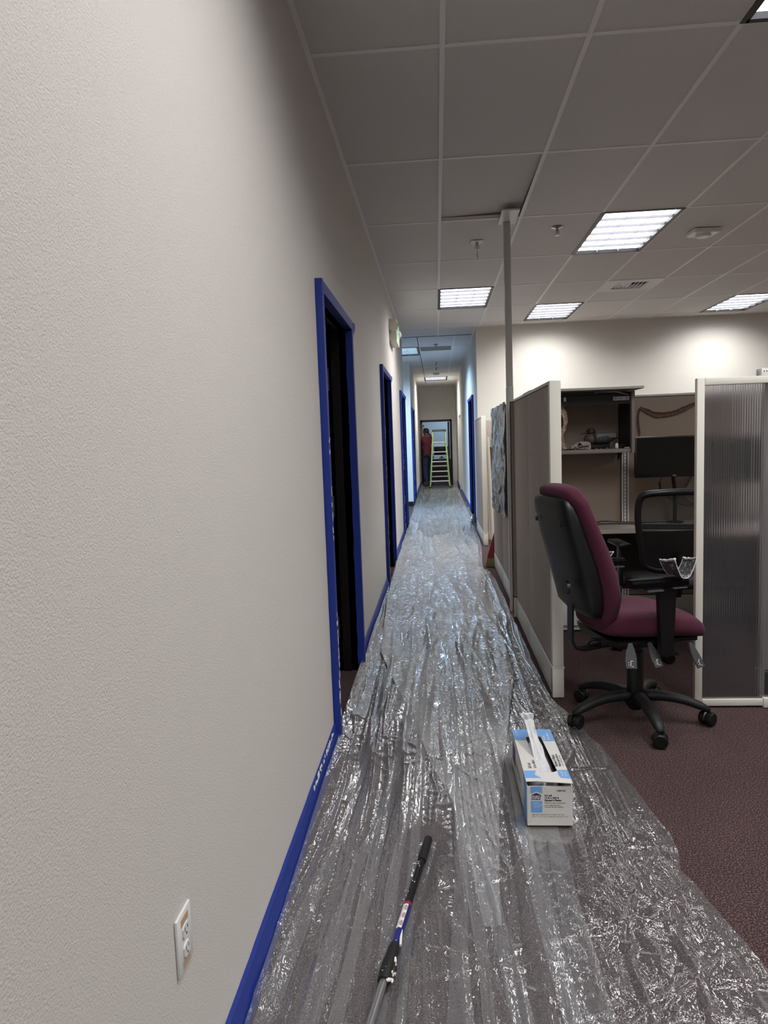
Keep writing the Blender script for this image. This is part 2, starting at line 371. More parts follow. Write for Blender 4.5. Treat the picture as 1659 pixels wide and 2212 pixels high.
# vent, grille, sprinklers
v = thing('air_vent', 'square white ceiling air vent with louvres, behind the largest light', 'air vent', (2.205, 8.366, HC))
b = MB()
for s in (-1, 1): b.box(s * .235 - .065, s * .235 + .065, -.298, .298, -.004, .002); b.box(-.17, .17, s * .235 - .065, s * .235 + .065, -.004, .002)
b.build('frame', white_m, v, local=True)
box('duct', dark_m, -.18, .18, -.18, .18, .05, .06, v, local=True)
for k in range(9):
    x = -.16 + .04 * k
    MB().box(-.002, .002, -.17, .17, 0, .035, M=Matrix.Translation((x, 0, 0)) @ Matrix.Rotation(math.radians(-38 if k < 5 else 38), 4, 'Y')).build('slat', white_m if k > 4 else trimg_m, v, local=True)
v = thing('return_grille', 'grey return air grille in the corridor ceiling beside the bluish light', 'air vent', (.03, 13.16, HC))
MB().box(-.29, .29, -.29, .29, .02, .03).build('duct', dark_m, v, local=True)
b = MB()
for s in (-1, 1): b.box(s * .285 - .012, s * .285 + .012, -.298, .298, -.002, .01); b.box(-.28, .28, s * .285 - .012, s * .285 + .012, -.002, .01)
b.build('frame', trimg_m, v, local=True)
for k in range(12): MB().box(-.275, .275, -.003, .003, 0, .018).build('slat', trimg_m, v, local=True).location.y = -.26 + k * .047
def sprinkler(x, y, label, square=False):
    t = thing('sprinkler', label, 'sprinkler', (x, y, HC), 0, 'ceiling sprinklers')
    b = MB()
    if square: b.box(-.05, .05, -.05, .05, -.006, 0)
    else: b.lathe([(.0, 0), (.04, 0), (.045, -.004), (.02, -.012), (0, -.012)])
    b.build('escutcheon', white_m if square else chrome_m, t, local=True)
    b = MB(); b.lathe([(.012, 0), (.012, -.03), (.007, -.034), (.006, -.05)]); b.tube([(.013, 0, -.03), (.016, 0, -.045), (.004, 0, -.062)], .003, 6); b.tube([(-.013, 0, -.03), (-.016, 0, -.045), (-.004, 0, -.062)], .003, 6)
    b.lathe([(.0, -.062), (.018, -.062), (.019, -.066), (0, -.066)])
    b.build('head', steel_m, t, local=True)
    return t
sprinkler(1.003, 5.93, 'round sprinkler on the ceiling between power pole and largest light')
t = sprinkler(.385, 6.22, 'square plate with a hanging hook on the ceiling left of the power pole', True)
MB().tube([(0, 0, -.066), (.003, 0, -.09), (-.003, 0, -.11), (.004, 0, -.115), (0, 0, -.15)], [.003, .003, .006, .006, .002], 6).build('hook', steel_m, t, local=True)
sprinkler(.036, 12.6, 'sprinkler in front of the corridor return grille')
sprinkler(.036, 15.5, 'sprinkler in the corridor ceiling beyond the return grille')
sprinkler(.036, 16.6, 'sprinkler nearest the farthest corridor light')
t = thing('smoke_detector', 'round smoke detector in front of the farthest corridor light', 'smoke detector', (.036, 18.0, HC))
MB().lathe([(0, 0), (.085, 0), (.085, -.02), (.06, -.045), (0, -.045)]).build('body', white_m, t, local=True)
t = thing('wireless_access_point', 'square white box with a disc on the ceiling right of the largest light', 'sensor', (2.25, 6.27, HC), .1)
MB().box(-.11, .11, -.09, .09, -.035, 0, bev=.006).build('body', white_m, t, local=True); MB().lathe([(0, -.035), (.06, -.035), (.062, -.05), (.05, -.056), (0, -.056)]).build('disc', white_m, t, local=True)
# ------------------------------------------------------------------ doors
def splat(b, x, y0, z0, w, h, n=9, seed=0):
    r = random.Random(seed)
    for k in range(n):
        y = y0 + (r.random() - .5) * w; z = z0 + (r.random() - .5) * h; a, c = .002 + r.random() * .006, .006 + r.random() * .02
        pts = [(y + a * math.cos(q) * (.6 + .6 * r.random()), z + c * math.sin(q) * (.6 + .6 * r.random())) for q in [2 * PI * i / 8 for i in range(8)]]
        b.prism(pts, 'X', x - .0008, x + .0008)
def door(n, x, side, y0, y1, zt=2.065, taped=True, hinge=True, flip=False, paint=0):
    """side=+1: wall face looks to +x (left wall); frame wraps the opening y0..y1"""
    root = struct(bpy.data.objects.new('door_%d' % n, None)); C.objects.link(root)
    fw = .05; X = lambda d: x + side * d
    def bx(b, a0, a1, ya, yb, za, zb): b.box(min(X(a0), X(a1)), max(X(a0), X(a1)), ya, yb, za, zb)
    b = MB()
    bx(b, .030, -.162, y0 - fw, y0, 0, zt); bx(b, .030, -.162, y1, y1 + fw, 0, zt); bx(b, .030, -.162, y0 - fw, y1 + fw, zt, zt + fw)
    bx(b, -.05, -.10, y0, y0 + .016, 0, zt); bx(b, -.05, -.10, y1 - .016, y1, 0, zt); bx(b, -.05, -.10, y0, y1, zt - .016, zt)
    b.build('door_frame', frame_m, root)
    if hinge:
        for z in (.27, 1.02, 1.78):
            h = MB(); bx(h, -.118, -.155, y1 - .0025, y1, z - .065, z + .065)
            for dz in (-.04, 0, .04): h.ball((X(-.138), y1 - .003, z + dz), .004, 8)
            h.build('hinge', hinge_m, root)
        lf = MB(); bx(lf, -.17, -1.05, y1 + .004, y1 + .048, .01, zt - .01); lf.build('door_leaf', frame_m, root)
    if taped:
        r = random.Random(n)
        def wrap(poly_of, a, c, vert, n=26):
            """tape folded along the frame: poly_of(jitter) gives the cross-section (d, offset) points"""
            rings = []
            for i in range(n + 1):
                q = a + (c - a) * i / n; P_ = poly_of(r.uniform(-.003, .003), r.uniform(-.0008, .0008))
                rings.append([(X(d), o_, q) if vert else (X(d), q, o_) for d, o_ in P_])
            bb = MB(); bb.loft(rings); return bb.build('masking_tape', tape_m, root, smooth=True)
        zb = .03; F = .030; e = .0008
        ya, yb = y0 - fw, y1 + fw
        # near jamb: on the wall edge, round the side and over the face
        wrap(lambda j, k: [(e, ya - .010 + j), (e * 2, ya - e), (F + e, ya - e), (F + e + .0006 + abs(k), (ya + y0) / 2), (F + e, y0 + e), (F, y0 + e), (F, ya), (0.0002, ya), (0.0002, ya - .009 + j)], zb, zt + fw + .004, True)
        # far jamb: over the face and round into the opening
        wrap(lambda j, k: [(-.010 + j, y1 - e), (F + e, y1 - e), (F + e + .0006 + abs(k), (yb + y1) / 2), (F + e, yb + e), (.002, yb + e), (.002, yb + .006 + j), (.0002, yb + .006 + j), (.0002, yb), (F, yb), (F, y1), (-.010 + j, y1)], zb, zt - .005, True)
        # head: over the face and under
        wrap(lambda j, k: [(-.012 + j, zt - e), (F + e, zt - e), (F + e + .0006, zt + fw / 2), (F + e, zt + fw + e), (e, zt + fw + e + .006 + j), (.0001, zt + fw + .006 + j), (.0001, zt + fw), (F, zt + fw), (F, zt), (-.012 + j, zt)], y0, yb - .012, False)
        # loose flap at the far top corner
        MB().loft([[(X(.026), y1 + .01, zt - .01), (X(.026), y1 + .05, zt + .052)], [(X(.036), y1 + .035, zt - .02), (X(.040), y1 + .085, zt + .045)], [(X(.030), y1 + .045, zt - .05), (X(.04), y1 + .10, zt + .02)]], closed=False).build('tape_flap', tape_m, root)
        if paint:
            b = MB(); rr = random.Random(paint)
            for z, h, k in ((1.05, .3, 8), (.55, .12, 5), (.42, .4, 10), (.2, .1, 5), (1.45, .1, 3)):
                splat(b, X(.0322), y0 - .028 + rr.uniform(-.01, .015), z + rr.uniform(-.1, .1), .016, h, k, int(z * 100) + n)
            o = b.build('paint_spatter', paint_m, root); o['kind'] = 'stuff'
    return root
door(1, XL, 1, 3.20, 4.25, paint=3)
door(2, XL, 1, 6.74, 7.86, paint=5)
door(3, XL, 1, 10.26, 11.40, hinge=False, paint=8)
door(4, -.53, 1, 15.60, 16.70, hinge=False, paint=9)
door(5, XR, -1, 11.95, 13.25, hinge=False)
# end door frame
root = struct(bpy.data.objects.new('door_6', None)); C.objects.link(root)
b = MB(); b.box(-.50, -.44, 22.585, 22.77, 0, 2.02); b.box(.43, .49, 22.585, 22.77, 0, 2.02); b.box(-.50, .49, 22.585, 22.77, 1.965, 2.03); b.build('door_frame', frame_m, root)
b = MB(); b.box(.37, .415, 22.8, 23.6, .01, 1.96); lf = b.build('door_leaf', brown_m, root)
b = MB(); b.box(-.04, .04, -.006, 0, -.1, .1); b.tube([(0, -.01, 0), (0, -.05, 0), (.03, -.055, 0), (-.09, -.055, 0)], .008, 8)
b.build('handle', steel_m, lf, M=Matrix.Translation((.37, 23.5, 1.02)) @ Matrix.Rotation(PI / 2, 4, 'Z') @ Matrix.Rotation(PI, 4, 'Z'))
# right-corridor recess floor base
# ------------------------------------------------------------------ blue tape on the baseboards
def base_tape(name, label, x, side, ya, yb, paint=None, sd=1):
    r = random.Random(sd); b = MB(); n = max(4, int((yb - ya) / .06)); rings = []
    for i in range(n + 1):
        y = ya + (yb - ya) * i / n; j, q = r.uniform(-.0015, .0015), r.uniform(-.005, .005)
        d = lambda a: x + side * a
        rings.append([(d(.001), y, .112 + j), (d(.0095), y, .104 + j), (d(.0125), y, .07), (d(.030), y, .030 + q), (d(.029), y, .0285 + q), (d(.0095), y, .068), (d(.0085), y, .101 + j), (d(.0002), y, .111 + j)])
    b.loft(rings); o = b.build(name, tape_m, None, smooth=True); tag(o, label, 'tape', 'blue tape along the baseboards')
    return o
t1 = base_tape('masking_tape', 'long strip of blue tape along the near left baseboard, nearest the camera', XL, 1, -1.0, 3.146, sd=1)
b = MB(); r_ = random.Random(5)
for k in range(26):
    y = 2.55 + .5 * r_.random(); z = .098 + r_.uniform(-.006, .012); a = .02 * r_.random() + .006
    b.ball((XL + .0105, y, z), (.0022, a, .004 + .005 * r_.random()), 8)
b.build('paint_spatter', paint_m, t1)['kind'] = 'stuff'
base_tape('masking_tape', 'blue tape along the left baseboard between the first and second doors', XL, 1, 4.31, 6.68, sd=2)
base_tape('masking_tape', 'blue tape along the left baseboard between the second and third doors', XL, 1, 7.92, 10.2, sd=3)
base_tape('masking_tape', 'blue tape on the left baseboard at the far end of the corridor', -.53, 1, 16.76, 22.5, sd=4)
base_tape('masking_tape', 'blue tape on the right baseboard beyond the right-hand door', XR, -1, 13.32, 18.4, sd=5)
base_tape('masking_tape', 'short blue tape on the right baseboard just before the end door', XR, -1, 19.95, 22.5, sd=6)
# ------------------------------------------------------------------ plastic sheeting
def vn(x, y, seed):
    xi = np.floor(x).astype(np.int64); yi = np.floor(y).astype(np.int64); fx = x - xi; fy = y - yi
    fx = fx * fx * (3 - 2 * fx); fy = fy * fy * (3 - 2 * fy)
    def h(a, b_):
        n = (a * 374761393 + b_ * 668265263 + seed * 982451653) & 0x7fffffff
        n = ((n ^ (n >> 13)) * 1274126177) & 0x7fffffff
        n = (n ^ (n >> 16)) & 0xffffff
        return n / float(0xffffff)
    return (h(xi, yi) * (1 - fx) + h(xi + 1, yi) * fx) * (1 - fy) + (h(xi, yi + 1) * (1 - fx) + h(xi + 1, yi + 1) * fx) * fy
def ridge(x, y, s, p): return (1 - np.abs(2 * vn(x, y, s) - 1)) ** p
def fold(x, Y, s):
    """relief of a pulled, crumpled film"""
    wx = x + .10 * (vn(x * 2.1, Y * .7, s) - .5) + .03 * (vn(x * 6, Y * 2.2, s + 1) - .5)
    far = np.clip((Y - 3) / 4, 0, 1)
    h = ridge(wx * 7, Y * .45, s + 2, 6) * .020 + ridge(wx * 17, Y * .8, s + 3, 5) * .010 + ridge(wx * 38 + Y * .6, Y * 1.9, s + 4, 4) * .004 * (1 - .3 * far)
    h += ridge(wx * 26 - Y * .5, Y * .35, s + 21, 8) * .005 * (1 - .6 * far) + ridge(wx * 13 + Y * .3, Y * .3, s + 22, 10) * .009 * (1 - .6 * far)
    m = np.clip(vn(x * 3, Y * 1.6, s + 5) * 2 - .7, 0, 1)
    a = x * .8 + Y * .6; c = x * .6 - Y * .8
    h += m * (ridge(a * 16 + 1.5 * vn(x * 7, Y * 7, s + 6), c * 10, s + 7, 4) * .006 + ridge(c * 30 + 2 * vn(x * 9, Y * 9, s + 8), a * 22, s + 9, 3) * .003)
    h += ridge(x * 60, Y * 45, s + 10, 2) * .0009
    return h
def stars(x, Y, cs, s):
    h = 0 * x
    for i, (cx, cy, n, L, amp) in enumerate(cs):
        dx, dy = x - cx, Y - cy; rr = np.sqrt(dx * dx + dy * dy) + 1e-4; th = np.arctan2(dy, dx)
        th = th + .25 * (vn(dx * 6 + 9, dy * 6 + 9, s + i) - .5)
        k = th / (2 * PI) * n; fr = np.abs(k - np.round(k)) * 2 * PI * rr / n
        wob = vn(np.round(k) * 3.7 + 20, 0 * rr + i * 5, s + 31)
        h += 1.35 * amp * np.exp(-(fr / .009) ** 2) * np.exp(-(rr / (L * (.4 + wob))) ** 2)
    return h
def yrows():
    y = .95; out = []
    while y < 22.5:
        out.append(y); y += .0075 if y < 2.8 else .0075 * (y / 2.8) ** 1.35
    return np.array(out)
FLAT = [((-.066, 2.345), (-.30, .90), .030, .05), ((.366, 2.47), (.366, 2.93), .085, .05), ((.61, 3.33), (.61, 3.33), .045, .04)]
def flatten(X, Y, Z, z0):
    f = 1.0 + 0 * X
    for (a, c, r, so) in FLAT:
        ax, ay = a; dx, dy = c[0] - ax, c[1] - ay; L2 = dx * dx + dy * dy + 1e-9
        t = np.clip(((X - ax) * dx + (Y - ay) * dy) / L2, 0, 1); d = np.sqrt((X - ax - t * dx) ** 2 + (Y - ay - t * dy) ** 2)
        f = np.minimum(f, np.clip((d - r) / so, 0, 1))
    far = np.clip((Y - 20.2) / .3, 0, 1) * np.clip((X + .45) / .05, 0, 1) * np.clip((.55 - X) / .05, 0, 1)
    f = np.minimum(f, 1 - far * .85)
    return z0 + (Z - z0) * f
def sheet(name, mat_, left, right, base, ya, yb, nx, seed, amp=1.0, z0=.004, cs=(), extra=None, zf_=.004):
    ys_ = yrows(); ys_ = ys_[(ys_ >= ya) & (ys_ <= yb)]
    t = np.linspace(0, 1, nx); T, Y = np.meshgrid(t, ys_)
    lx = np.interp(ys_, *left); rx = np.interp(ys_, *right)
    rx = rx + .006 * (vn(ys_ * 9, ys_ * 0, seed) - .5) + .003 * (vn(ys_ * 40, ys_ * 0, seed + 1) - .5)
    X = lx[:, None] * (1 - T) + rx[:, None] * T
    Z = z0 + amp * fold(X, Y, seed) + stars(X, Y, cs, seed) + base(X, Y, lx[:, None], rx[:, None])
    Z = flatten(X, Y, np.maximum(Z, zf_), zf_)
    co = np.stack([X, Y, Z], -1).reshape(-1, 3); n0 = len(co)
    r, c = len(ys_), nx
    idx = np.arange(r * c).reshape(r, c)
    q = np.stack([idx[:-1, :-1], idx[:-1, 1:], idx[1:, 1:], idx[1:, :-1]], -1).reshape(-1, 4)
    if extra:
        for e in extra:
            co2, q2 = e; q = np.concatenate([q, q2 + len(co)]); co = np.concatenate([co, co2])
    me = bpy.data.meshes.new(name)
    me.vertices.add(len(co)); me.vertices.foreach_set('co', co.astype(np.float32).ravel())
    me.loops.add(q.size); me.loops.foreach_set('vertex_index', q.astype(np.int32).ravel())
    me.polygons.add(len(q)); me.polygons.foreach_set('loop_start', np.arange(0, q.size, 4, dtype=np.int32)); me.polygons.foreach_set('loop_total', np.full(len(q), 4, dtype=np.int32))
    me.polygons.foreach_set('use_smooth', np.ones(len(q), dtype=bool)); me.update(); me.validate()
    me.materials.append(mat_)
    o = bpy.data.objects.new(name, me); C.objects.link(o); return o, (co[:n0], q)
def pleat(x0, y0, x1, y1, w0, w1, seed, fo, base, lxf, rxf, dz=.004, n=60):
    """a folded-over strip of the same film lying on it"""
    t = np.linspace(0, 1, n); s = np.linspace(-1, 1, 7); T, S = np.meshgrid(t, s, indexing='ij')
    cx = x0 + (x1 - x0) * T + .02 * (vn(T * 4, T * 0, seed) - .5); W = (w0 + (w1 - w0) * T) * (1 + .3 * (vn(T * 7, T * 0, seed + 3) - .5))
    X = cx + S * W / 2; Y = y0 + (y1 - y0) * T
    lx = np.interp(Y, *lxf); rx = np.interp(Y, *rxf)
    Z = .004 + fold(X, Y, fo) + base(X, Y, lx, rx) + dz + .003 * (1 - np.abs(S)) + .001
    Z = flatten(X, Y, Z, .0052)
    co = np.stack([X, Y, Z], -1).reshape(-1, 3); idx = np.arange(n * 7).reshape(n, 7)
    return co, np.stack([idx[:-1, :-1], idx[:-1, 1:], idx[1:, 1:], idx[1:, :-1]], -1).reshape(-1, 4)
leftA = ([0, 3.1, 3.3, 4.2, 4.4, 11.4, 11.6, 15.2, 15.4, 23], [-.487, -.487, -.50, -.50, -.487, -.487, -.50, -.50, -.507, -.507])
rightA = ([.9, 1.6, 2.0, 2.4, 3.1, 4.28, 5.3, 6.8, 7.3, 7.6, 8.4, 9.2, 10.8, 12, 13.3, 23], [.36, .387, .379, .392, .42, .462, .465, .437, .48, .46, .50, .545, .56, .59, .60, .60])
def baseA(x, y, l, r):
    d = np.clip((x - l) / .13, 0, 1); z = .042 * (1 - d) ** 1.6
    e = np.clip((r - x) / .05, 0, 1); z = z + .05 * (1 - e) ** 2 * (y > 12.5)
    return z + .012 * np.exp(-((y - 7.6) / .5) ** 2)
SA = 11
pl = []
rp = random.Random(3)
for (a, b_, c, d, w0, w1) in [(-.46, 1.2, -.33, 3.3, .05, .02), (-.36, 1.3, -.22, 3.0, .06, .012), (-.30, 1.2, -.16, 3.6, .03, .06), (-.20, 1.25, -.14, 2.9, .05, .015), (-.13, 1.3, -.10, 3.9, .02, .05), (.02, 1.2, .05, 3.2, .07, .02),
                                 (.10, 1.4, -.02, 3.4, .03, .05), (.20, 1.2, .10, 2.5, .06, .03), (.28, 1.5, .26, 4.2, .05, .05), (-.25, 2.4, -.05, 5.5, .03, .09), (-.38, 2.6, -.25, 5.5, .04, .07), (.05, 2.9, .15, 6.0, .06, .10), (.30, 3.0, .30, 6.0, .08, .1), (.0, 3.2, 0.0, 5.6, .05, .1), (-.42, 3.4, -.4, 6.5, .05, .08)]:
    pl.append(pleat(a, b_, c, d, w0, w1, rp.randint(0, 999), SA, baseA, leftA, rightA))
# second layer of the same roll over the main one from about 3.4 m on
def layer2():
    ys_ = yrows(); ys_ = ys_[(ys_ > 1.9) & (ys_ < 22.3)][::2]; nx = 90
    lx = np.interp(ys_, [1.9, 2.6, 3.1, 3.6, 4.5, 6, 8, 23], [.10, .02, -.10, -.20, -.40, -.46, -.478, -.495]); rx = np.interp(ys_, *rightA) - np.interp(ys_, [1.9, 2.6, 4, 23], [.235, .20, .05, .02])
    T, Y = np.meshgrid(np.linspace(0, 1, nx), ys_); X = lx[:, None] * (1 - T) + rx[:, None] * T
    L_ = np.interp(ys_, *leftA)[:, None]; R_ = np.interp(ys_, *rightA)[:, None]
    Z = .010 + .35 * fold(X, Y, SA) + .8 * fold(X, Y, 71) + baseA(X, Y, L_, R_)
    Z = np.maximum(Z, .004 + fold(X, Y, SA) + baseA(X, Y, L_, R_) + .0015)
    Z = flatten(X, Y, Z, .007)
    idx = np.arange(len(ys_) * nx).reshape(len(ys_), nx)
    return np.stack([X, Y, Z], -1).reshape(-1, 3), np.stack([idx[:-1, :-1], idx[:-1, 1:], idx[1:, 1:], idx[1:, :-1]], -1).reshape(-1, 4)
pA, _ = sheet('plastic_sheet', filmA, leftA, rightA, baseA, .95, 22.4, 190, SA, extra=pl, cs=[(.10, 1.75, 9, .28, .008), (-.05, 3.0, 8, .4, .007), (.2, 2.15, 7, .3, .008)])
filmC = film('plastic_film_bunched', .17, .09, 20, 28, .0042, gloss=1.6)
co_, q_ = layer2()
me = bpy.data.meshes.new('overlapping_layer'); me.from_pydata(co_.tolist(), [], q_.tolist()); me.update(); me.polygons.foreach_set('use_smooth', [True] * len(me.polygons)); me.materials.append(filmC)
ol = bpy.data.objects.new('overlapping_layer', me); C.objects.link(ol); ol.parent = pA
tag(pA, 'milky crinkled plastic sheet taped along the left wall and running down the corridor', 'plastic sheet')
leftB = ([.9, 23], [.28, .28]); leftB = ([.9, 2, 4.2, 6, 7.6], [.25, .28, .34, .36, .38])
rightB = ([.9, 1.4, 1.776, 1.9, 2.1, 2.2, 2.289, 2.4, 2.7, 3.1, 3.5, 3.74, 4.3, 5.0, 5.6, 6.0, 7.0, 7.6], [.98, .90, .816, .80, .765, .74, .765, .775, .745, .695, .625, .572, .56, .56, .545, .555, .54, .50])
def baseB(x, y, l, r): return -.001 + 0 * x
pB, _ = sheet('plastic_sheet', filmB, leftB, rightB, baseB, .95, 7.55, 120, 41, amp=.55, z0=.003, zf_=.0015, cs=[(.50, 1.93, 11, .22, .014), (.66, 2.02, 7, .16, .010), (.62, 1.72, 8, .25, .012), (.70, 2.32, 6, .2, .010), (.47, 1.62, 8, .2, .012), (.50, 2.9, 5, .3, .008)])
tag(pB, 'clear crumpled plastic sheet lying on the maroon carpet along the right', 'plastic sheet')
#MORE
# ------------------------------------------------------------------ cubicle panels
def cpanel(label, axis, c0, c1, a0, a1, end=None, grp='grey fabric cubicle panels', rev=False, fab=None):
    """axis 'Y': runs along y between a0..a1, thickness c0..c1 in x;  axis 'X': runs along x"""
    mid = ((c0 + c1) / 2, (a0 + a1) / 2, 0) if axis == 'Y' else ((a0 + a1) / 2, (c0 + c1) / 2, 0)
    t = thing('cubicle_panel', label, 'cubicle panel', mid, 0, grp)
    H = 1.682
    def bx(b, c0_, c1_, a0_, a1_, z0, z1, bev=0):
        if axis == 'Y': b.box(c0_, c1_, a0_, a1_, z0, z1, bev)
        else: b.box(a0_, a1_, c0_, c1_, z0, z1, bev)
    e0 = .035 if end == 0 else .004; e1 = .035 if end == 1 else .004
    b = MB(); bx(b, c0 + .006, c1 - .006, a0, a1, .02, H - .018); b.build('core', dark_m, t)
    for k in (0, 1):
        b = MB(); ca, cb = (c0, c0 + .012) if k == 0 else (c1 - .012, c1)
        bx(b, ca, cb, a0 + e0, a1 - e1, .172, H - .022, .003); b.build('fabric_tile', fab or panel_m, t, smooth=True)
        b = MB(); bx(b, ca - (.003 if k == 0 else 0), cb + (.003 if k else 0), a0 + .003, a1 - .003, .012, .165, .003); b.build('base_cover', trimg_m, t, smooth=True)
    b = MB(); bx(b, c0 - .002, c1 + .002, a0, a1, H - .018, H, .004); b.build('top_cap', trim_m, t, smooth=True)
    if end is not None:
        ya, yb = (a0 - .012, a0 + e0 - .002) if end == 0 else (a1 - e1 + .002, a1 + .012)
        b = MB(); bx(b, c0 - .002, c1 + .002, ya, yb, .172, H - .002, .004); b.build('end_trim', trim_m, t, smooth=True)
        b = MB(); bx(b, c0 - .003, c1 + .003, ya, yb, .004, .165, .004); b.build('end_foot', trim_m, t, smooth=True)
        b = MB(); bx(b, c0 - .006, c1 + .006, ya - .002, ya + .02, .165, .172); b.build('clip', white_m, t)
    return t
cpanel('grey fabric cubicle panel with a cream end trim, directly behind the maroon chair back', 'Y', .585, .640, 3.75, 4.66, end=0)
cpanel('grey fabric cubicle panel between the cream-ended panel and the power pole', 'Y', .585, .640, 4.667, 5.44)
cpanel('cubicle panel just beyond the power pole, with a narrow visible strip', 'Y', .590, .645, 5.76, 6.63)
cpanel('cubicle panel beyond the power pole that the crinkled poster hangs on', 'Y', .590, .645, 6.637, 7.66)
cpanel('farthest cubicle panel with a pale end, in front of the right-hand taped door', 'Y', .580, .635, 9.27, 10.82, end=0)
cpanel('tan fabric back panel of the cubicle behind the duck shelf', 'X', 5.46, 5.51, .56, 1.375, fab=panel2_m)
cpanel('tan fabric back panel of the cubicle behind the monitors, with the brown strip of skin', 'X', 5.46, 5.51, 1.425, 2.35, fab=panel2_m)
cpanel('tan fabric cubicle panel along the far wall behind the white tubes', 'X', 10.76, 10.81, .65, 1.9, fab=panel_m)
cpanel('panel seen through the right end of the ribbed screen', 'X', 3.66, 3.70, 1.63, 2.6, end=0)
t = thing('slotted_standard', 'slotted metal upright between the two tan cubicle panels', 'upright', (1.4, 5.45, 0))
b = MB(); b.box(1.376, 1.384, 5.43, 5.50, .02, 1.68); b.box(1.416, 1.424, 5.43, 5.50, .02, 1.68); b.box(1.392, 1.408, 5.435, 5.50, .02, 1.68); b.build('rail', white_m, t)
MB().box(1.384, 1.416, 5.455, 5.50, .02, 1.68).build('channel', dark_m, t)
b = MB(); 
for k in range(60): b.box(1.398, 1.402, 5.4345, 5.436, .1 + k * .026, .113 + k * .026)
o = b.build('slots', dark_m, t); o['kind'] = 'stuff'
# power pole
t = thing('power_pole', 'tall grey square power pole from floor to ceiling beside the cubicle', 'pole', (.580, 5.69, 0))
MB().box(.557, .608, 5.66, 5.72, .002, 1.80, .002).build('lower_cover', trimg_m, t, smooth=True)
MB().box(.557, .606, 5.665, 5.72, 1.803, HC - .002, .002).build('upper_cover', trimg_m, t, smooth=True)
MB().box(.553, .557, 5.66, 5.70, .10, 1.78).build('side_strip', steel_m, t)
b = MB(); b.box(.52, .65, 5.40, 5.655, HC - .012, HC - .001); b.box(.52, .552, 5.655, 5.74, HC - .012, HC - .001); b.box(.606, .65, 5.655, 5.74, HC - .012, HC - .001); b.build('ceiling_collar', white_m, t)
# ribbed sliding screen
rib_m = mat('ribbed_plastic', (196, 194, 200), .22, trans=1, ior=1.22, spec=.5)
nt = rib_m.node_tree; tl_ = nt.nodes.new('ShaderNodeBsdfTranslucent'); tl_.inputs[0].default_value = (.8, .8, .82, 1); df_ = nt.nodes.new('ShaderNodeBsdfDiffuse'); df_.inputs[0].default_value = (.8, .79, .8, 1)
m1_ = nt.nodes.new('ShaderNodeMixShader'); m1_.inputs[0].default_value = .5; m2_ = nt.nodes.new('ShaderNodeMixShader'); m2_.inputs[0].default_value = .045
nt.links.new(tl_.outputs[0], m1_.inputs[1]); nt.links.new(df_.outputs[0], m1_.inputs[2]); nt.links.new(nt.nodes['Principled BSDF'].outputs[0], m2_.inputs[1]); nt.links.new(m1_.outputs[0], m2_.inputs[2]); nt.links.new(m2_.outputs[0], nt.nodes['Material Output'].inputs[0])
t = thing('ribbed_screen', 'cream framed sliding screen of ribbed translucent plastic at the right edge', 'screen', (1.6, 3.6, 0))
x0, x1, ya, yb = 1.268, 2.30, 3.59, 3.625
b = MB(); b.box(x0, x0 + .036, ya, yb, .004, 1.652, .003); b.build('stile', trim_m, t, smooth=True)
MB().box(x1 - .036, x1, ya, yb, .004, 1.652, .003).build('stile', trim_m, t, smooth=True)
MB().box(x0 + .037, x1 - .037, ya, yb, 1.617, 1.652, .003).build('top_rail', trim_m, t, smooth=True)
MB().box(x0 + .037, x1 - .037, ya, yb, .010, .045, .003).build('bottom_rail', trim_m, t, smooth=True)
MB().box(1.60, 2.30, ya - .012, yb + .01, .003, .052, .003).build('floor_track', trim_m, t, smooth=True)
n = 520; rings = []
vv = []; ff = []
for i in range(n + 1):
    x = x0 + .037 + (x1 - x0 - .074) * i / n; a = .0016 * abs(math.sin(PI * (x / .0115)))
    vv += [(x, 3.600 - a, .046), (x, 3.600 - a, 1.616), (x, 3.606, .046), (x, 3.606, 1.616)]
for i in range(n):
    k = 4 * i; ff += [(k, k + 4, k + 5, k + 1), (k + 2, k + 3, k + 7, k + 6), (k, k + 2, k + 6, k + 4), (k + 1, k + 5, k + 7, k + 3)]
ff += [(0, 1, 3, 2), (4 * n, 4 * n + 2, 4 * n + 3, 4 * n + 1)]
MB().add(vv, ff).build('ribbed_pane', rib_m, t, smooth=True)
t = thing('track_bracket', 'small white bracket on top of the ribbed screen at the right edge', 'bracket', (1.60, 3.63, 1.652))
b = MB(); b.box(1.572, 1.62, 3.60, 3.66, 1.653, 1.688, .003); b.box(1.62, 1.70, 3.61, 3.65, 1.653, 1.682, .002); b.build('clamp', white_m, t, smooth=True)
b = MB()
for k in range(3): b.ball((1.584 + k * .012, 3.60, 1.674), .003, 8)
b.build('screw_holes', dark_m, t)
# ------------------------------------------------------------------ overhead bin
t = thing('overhead_bin', 'open grey overhead bin holding the duck decoy', 'shelf unit', (1.0, 5.28, 1.265))
box('shelf', binm, .645, 1.352, 5.10, 5.445, 1.265, 1.292, t, .002)
box('side_panel', binm, 1.354, 1.376, 5.08, 5.445, 1.262, 1.69, t, .002)
MB().box(.645, 1.352, 5.12, 5.135, 1.605, 1.668).build('top_rail', bindark, t)
MB().box(.645, 1.352, 5.136, 5.445, 1.672, 1.690).build('top', bindark, t)
MB().box(1.352, 1.3538, 5.12, 5.44, 1.30, 1.67).build('inner_shade', bindark, t)  # thin dark sheet standing in for the shadow inside the bin
dr = MB().box(.645, 1.405, 4.97, 5.38, 1.697, 1.716, .004).build('flipper_door', binm, t, smooth=True)
MB().box(.645, 1.405, 4.962, 4.97, 1.699, 1.7145).build('edge_strip', trimg_m, dr)
b = MB(); b.box(1.235, 1.345, 5.108, 5.114, 1.628, 1.655); b.build('hinge_plate', steel_m, t)
b = MB()
